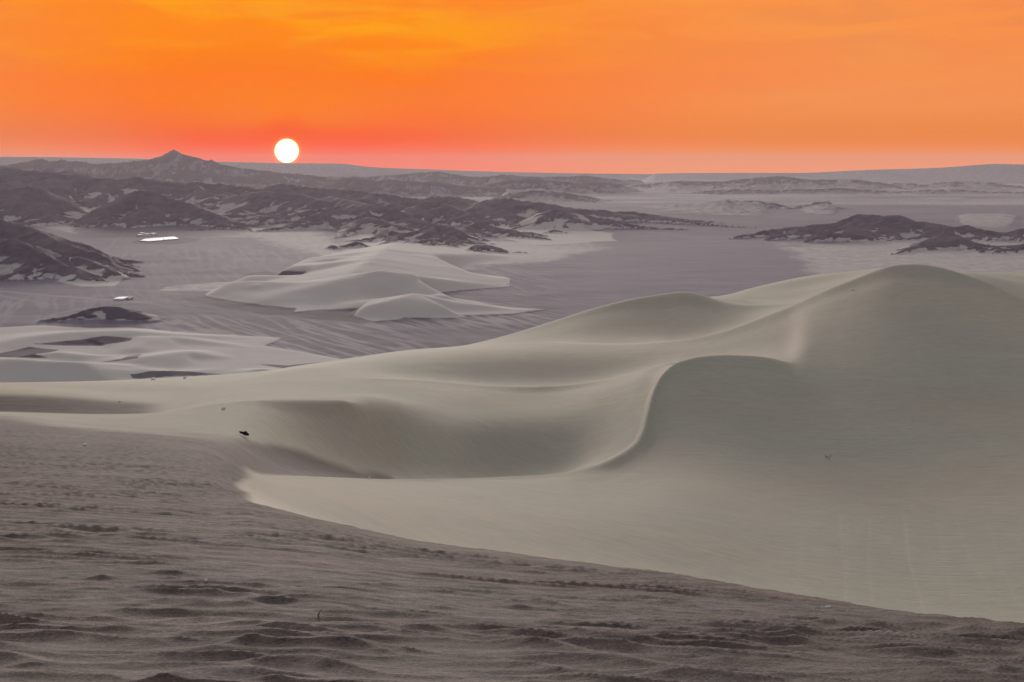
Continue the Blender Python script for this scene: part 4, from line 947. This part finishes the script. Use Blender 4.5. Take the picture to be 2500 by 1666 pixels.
# ---- stones and litter on the near dunes
def blob(name, size, mat, seed, flat=0.6, sub=3, jag=0.25):
    """an irregular stone: a subdivided ball pushed in and out, sunk a little in the sand"""
    import bmesh
    bm = bmesh.new(); bmesh.ops.create_icosphere(bm, subdivisions=sub, radius=0.5)
    rd = random.Random(seed); ph = [rd.uniform(0, 6) for _ in range(6)]
    for v in bm.verts:
        c = v.co.normalized()
        f = 1 + jag * (math.sin(3 * c.x + ph[0]) * math.cos(2.6 * c.y + ph[1]) + 0.5 * math.sin(6 * c.z + ph[2]) * math.sin(5 * c.x + ph[3]))
        v.co = Vector((c.x * size[0], c.y * size[1], c.z * size[2])) * 0.5 * f
        v.co.z += size[2] * 0.22
    me = bpy.data.meshes.new(name); bm.to_mesh(me); bm.free(); me.materials.append(mat)
    me.polygons.foreach_set('use_smooth', [True] * len(me.polygons))
    o = bpy.data.objects.new(name, me); COL.objects.link(o); return o
def stone(px, py, wpx, hpx, label, seed, mat=None, rz=0.0):
    p = dune_point(px, py + hpx * 0.4); sc = p[1] / F
    o = blob('stone', (wpx * sc * 1.1, wpx * sc * 3.2, hpx * sc * 1.5), mat or M_stone, seed)
    thing('stone', label, 'stone', p, rz, 'pale stones lying on the dunes', o); return o
stone(207, 1087, 7.5, 5, 'white rounded stone alone on the left part of the dark slope', 1)
stone(545, 998, 7.5, 6, 'pale grey stone above and left of the black plastic, on the ridge', 2)
stone(374, 926, 8, 5, 'white lump on the skyline of the near dune, left of two', 3)
stone(451, 923, 7, 4.5, 'white lump on the skyline of the near dune, right of two', 4)
stone(292, 981, 4.5, 3, 'tiny pale pebble on the sand sliver beside the brown hollow', 5)
stone(503, 1421, 5.5, 5, 'small white pebble in the middle of the rippled foreground', 6)
stone(2079, 708, 4, 3.5, 'small bright stone on the face below the highest dune peak', 7)
stone(2385, 652, 4.5, 3.5, 'tiny white stone right of the highest dune peak', 8)
stone(902, 1167, 4.5, 3, 'tiny white pebble on the crest edge of the pale fan', 9)

def sheet_obj(name, outline, thick, mat, hump, seed):
    """crumpled sheet with thickness; outline in metres (x, y, z)"""
    import bmesh
    rd = random.Random(seed); n = len(outline); cx_ = sum(p[0] for p in outline) / n; cy_ = sum(p[1] for p in outline) / n
    cz_ = sum(p[2] for p in outline) / n + hump
    vs = []; rings = 4
    for k in range(rings):
        f = 1 - k / rings
        for x, y, z in outline:
            vs.append((cx_ + (x - cx_) * f, cy_ + (y - cy_) * f, z * f + cz_ * (1 - f) + (rd.uniform(-.25, .25) * hump if k else 0)))
    vs.append((cx_, cy_, cz_))
    fs = []
    for k in range(rings - 1):
        for i in range(n): j = (i + 1) % n; fs.append((k * n + i, k * n + j, (k + 1) * n + j, (k + 1) * n + i))
    for i in range(n): fs.append(((rings - 1) * n + i, (rings - 1) * n + (i + 1) % n, rings * n))
    m_ = len(vs)
    lowv = [(x, y, z - thick) for x, y, z in vs]
    fs2 = [tuple(a + m_ for a in reversed(f)) for f in fs]
    rim = [(i, i + m_, (i + 1) % n + m_, (i + 1) % n) for i in range(n)]
    return link_mesh(name, vs + lowv, fs + fs2 + rim, mat)
# black crumpled plastic draped over the sand, read off its outline at its own distance
bp0 = dune_point(596, 1066); sc = bp0[1] / F
ol = [(582, 1055), (586, 1054.4), (592, 1057), (595, 1055.5), (599, 1053.6), (603, 1058), (608.5, 1063), (606, 1067.5), (603, 1065), (599, 1065.5), (594, 1063), (590, 1060.5), (586, 1060)]
pts = [((x - 596) * sc, (1067 - y) * sc * 0.9, max(0.02, (1067 - y) * sc * 0.80)) for x, y in ol]
bs = sheet_obj('plastic_sheet', [pts[i] for i in range(len(pts) - 1, -1, -1)], 0.03, M_black, 0.08, 5)
thing('plastic_sheet', 'crumpled black sheet lying at the top of the dark slope', 'litter', bp0, 0.0, None, bs)

def scrap(px, py, ol, label, seed):
    p = dune_point(px, py + 2); sc = p[1] / F
    pts = [((x - px) * sc, (py + 2 - y) * sc * 1.5, max(0.004, (py + 3 - y) * sc * 0.75)) for x, y in ol]
    o = sheet_obj('plastic_scrap', [pts[i] for i in range(len(pts) - 1, -1, -1)], 0.004, M_paper, 0.008, seed)
    thing('plastic_scrap', label, 'litter', p, 0.0, None, o)
scrap(2021, 1482, [(2013, 1481.5), (2018, 1481.8), (2023, 1480.2), (2026, 1480.6), (2028.5, 1479.6), (2029, 1481), (2026, 1483), (2025, 1485), (2016, 1484.4)], 'white scrap shaped like a bone near the right edge of the rippled slope', 3)
scrap(2008, 1482, [(2005.5, 1482.6), (2008, 1481.5), (2011, 1481), (2010, 1483.6), (2007, 1484)], 'smaller white scrap just left of the bone shaped one', 4)

def twig(px, py, segs, rad, mat, label, name='twig'):
    """a little branch: tapered tubes along the given pixel-sized strokes, in metres at its own distance"""
    p = dune_point(px, py); sc = p[1] / F
    vs = []; fs = []
    for (x0, y0, x1, y1, r0, r1, lean) in segs:
        a = Vector(((x0 - px) * sc, lean * sc, (py - y0) * sc)); c = Vector(((x1 - px) * sc, lean * sc * 3, (py - y1) * sc)); d = (c - a).normalized()
        s1 = d.cross(Vector((0, 1, 0))).normalized(); s2 = d.cross(s1); k0 = len(vs)
        mid = (a + c) / 2 + s1 * sc * 0.6
        for q, rr in ((a, r0), (mid, (r0 + r1) / 2), (c, r1)):
            for i in range(6):
                w_ = i * math.pi / 3; vs.append(tuple(q + (s1 * math.cos(w_) + s2 * math.sin(w_)) * rr * sc))
        for lv in range(2):
            for i in range(6): j = (i + 1) % 6; fs.append((k0 + lv * 6 + i, k0 + lv * 6 + j, k0 + lv * 6 + 6 + j, k0 + lv * 6 + 6 + i))
        fs.append(tuple(k0 + i for i in range(5, -1, -1))); fs.append(tuple(k0 + 12 + i for i in range(6)))
    o = link_mesh(name, vs, fs, mat)
    thing(name, label, name.replace('_', ' '), p, 0.0, None, o)
twig(778, 1509, [(778.5, 1510, 776.5, 1502, 1.7, 1.5, 0), (777.5, 1503, 780, 1498.5, 1.1, .8, 1), (779.5, 1499, 785.5, 1490, .7, .4, 2), (780, 1503, 782, 1500, 1.0, .6, -1)], 1, M_twig, 'short dark twig sticking up from the rippled foreground')
twig(2022, 1124, [(2013, 1113, 2027, 1123, .9, .6, 0), (2019, 1118, 2028, 1117, .8, .5, 1), (2028, 1110, 2028, 1117, .6, .5, 1), (2012, 1119, 2020, 1116, .5, .8, -1), (2021, 1125, 2018, 1115, .6, .7, 0)], 1, M_pale_twig, 'faint dry grey twigs on the big smooth dune face', 'dry_twigs')


# ------------------------------------------------------------------ haze
def haze():
    m = bpy.data.materials.new('haze_air'); m.use_nodes = True; t = m.node_tree; t.nodes.clear()
    v = t.nodes.new('ShaderNodeVolumePrincipled'); o = t.nodes.new('ShaderNodeOutputMaterial')
    v.inputs['Color'].default_value = (0.80, 0.71, 0.76, 1)
    v.inputs['Density'].default_value = 1.85e-5
    v.inputs['Anisotropy'].default_value = 0.2
    t.links.new(v.outputs[0], o.inputs['Volume'])
    x, y0, y1, z0, z1 = 40000, -6000, 33500, -12.0, H + 108.0
    vs = [(-x, y0, z0), (x, y0, z0), (x, y1, z0), (-x, y1, z0), (-x, y0, z1), (x, y0, z1), (x, y1, z1), (-x, y1, z1)]
    fs = [(0, 3, 2, 1), (4, 5, 6, 7), (0, 1, 5, 4), (1, 2, 6, 5), (2, 3, 7, 6), (3, 0, 4, 7)]
    me = bpy.data.meshes.new('haze'); me.from_pydata(vs, [], fs); me.materials.append(m)
    ob = bpy.data.objects.new('haze', me); ob['kind'] = 'stuff'; COL.objects.link(ob)
haze()
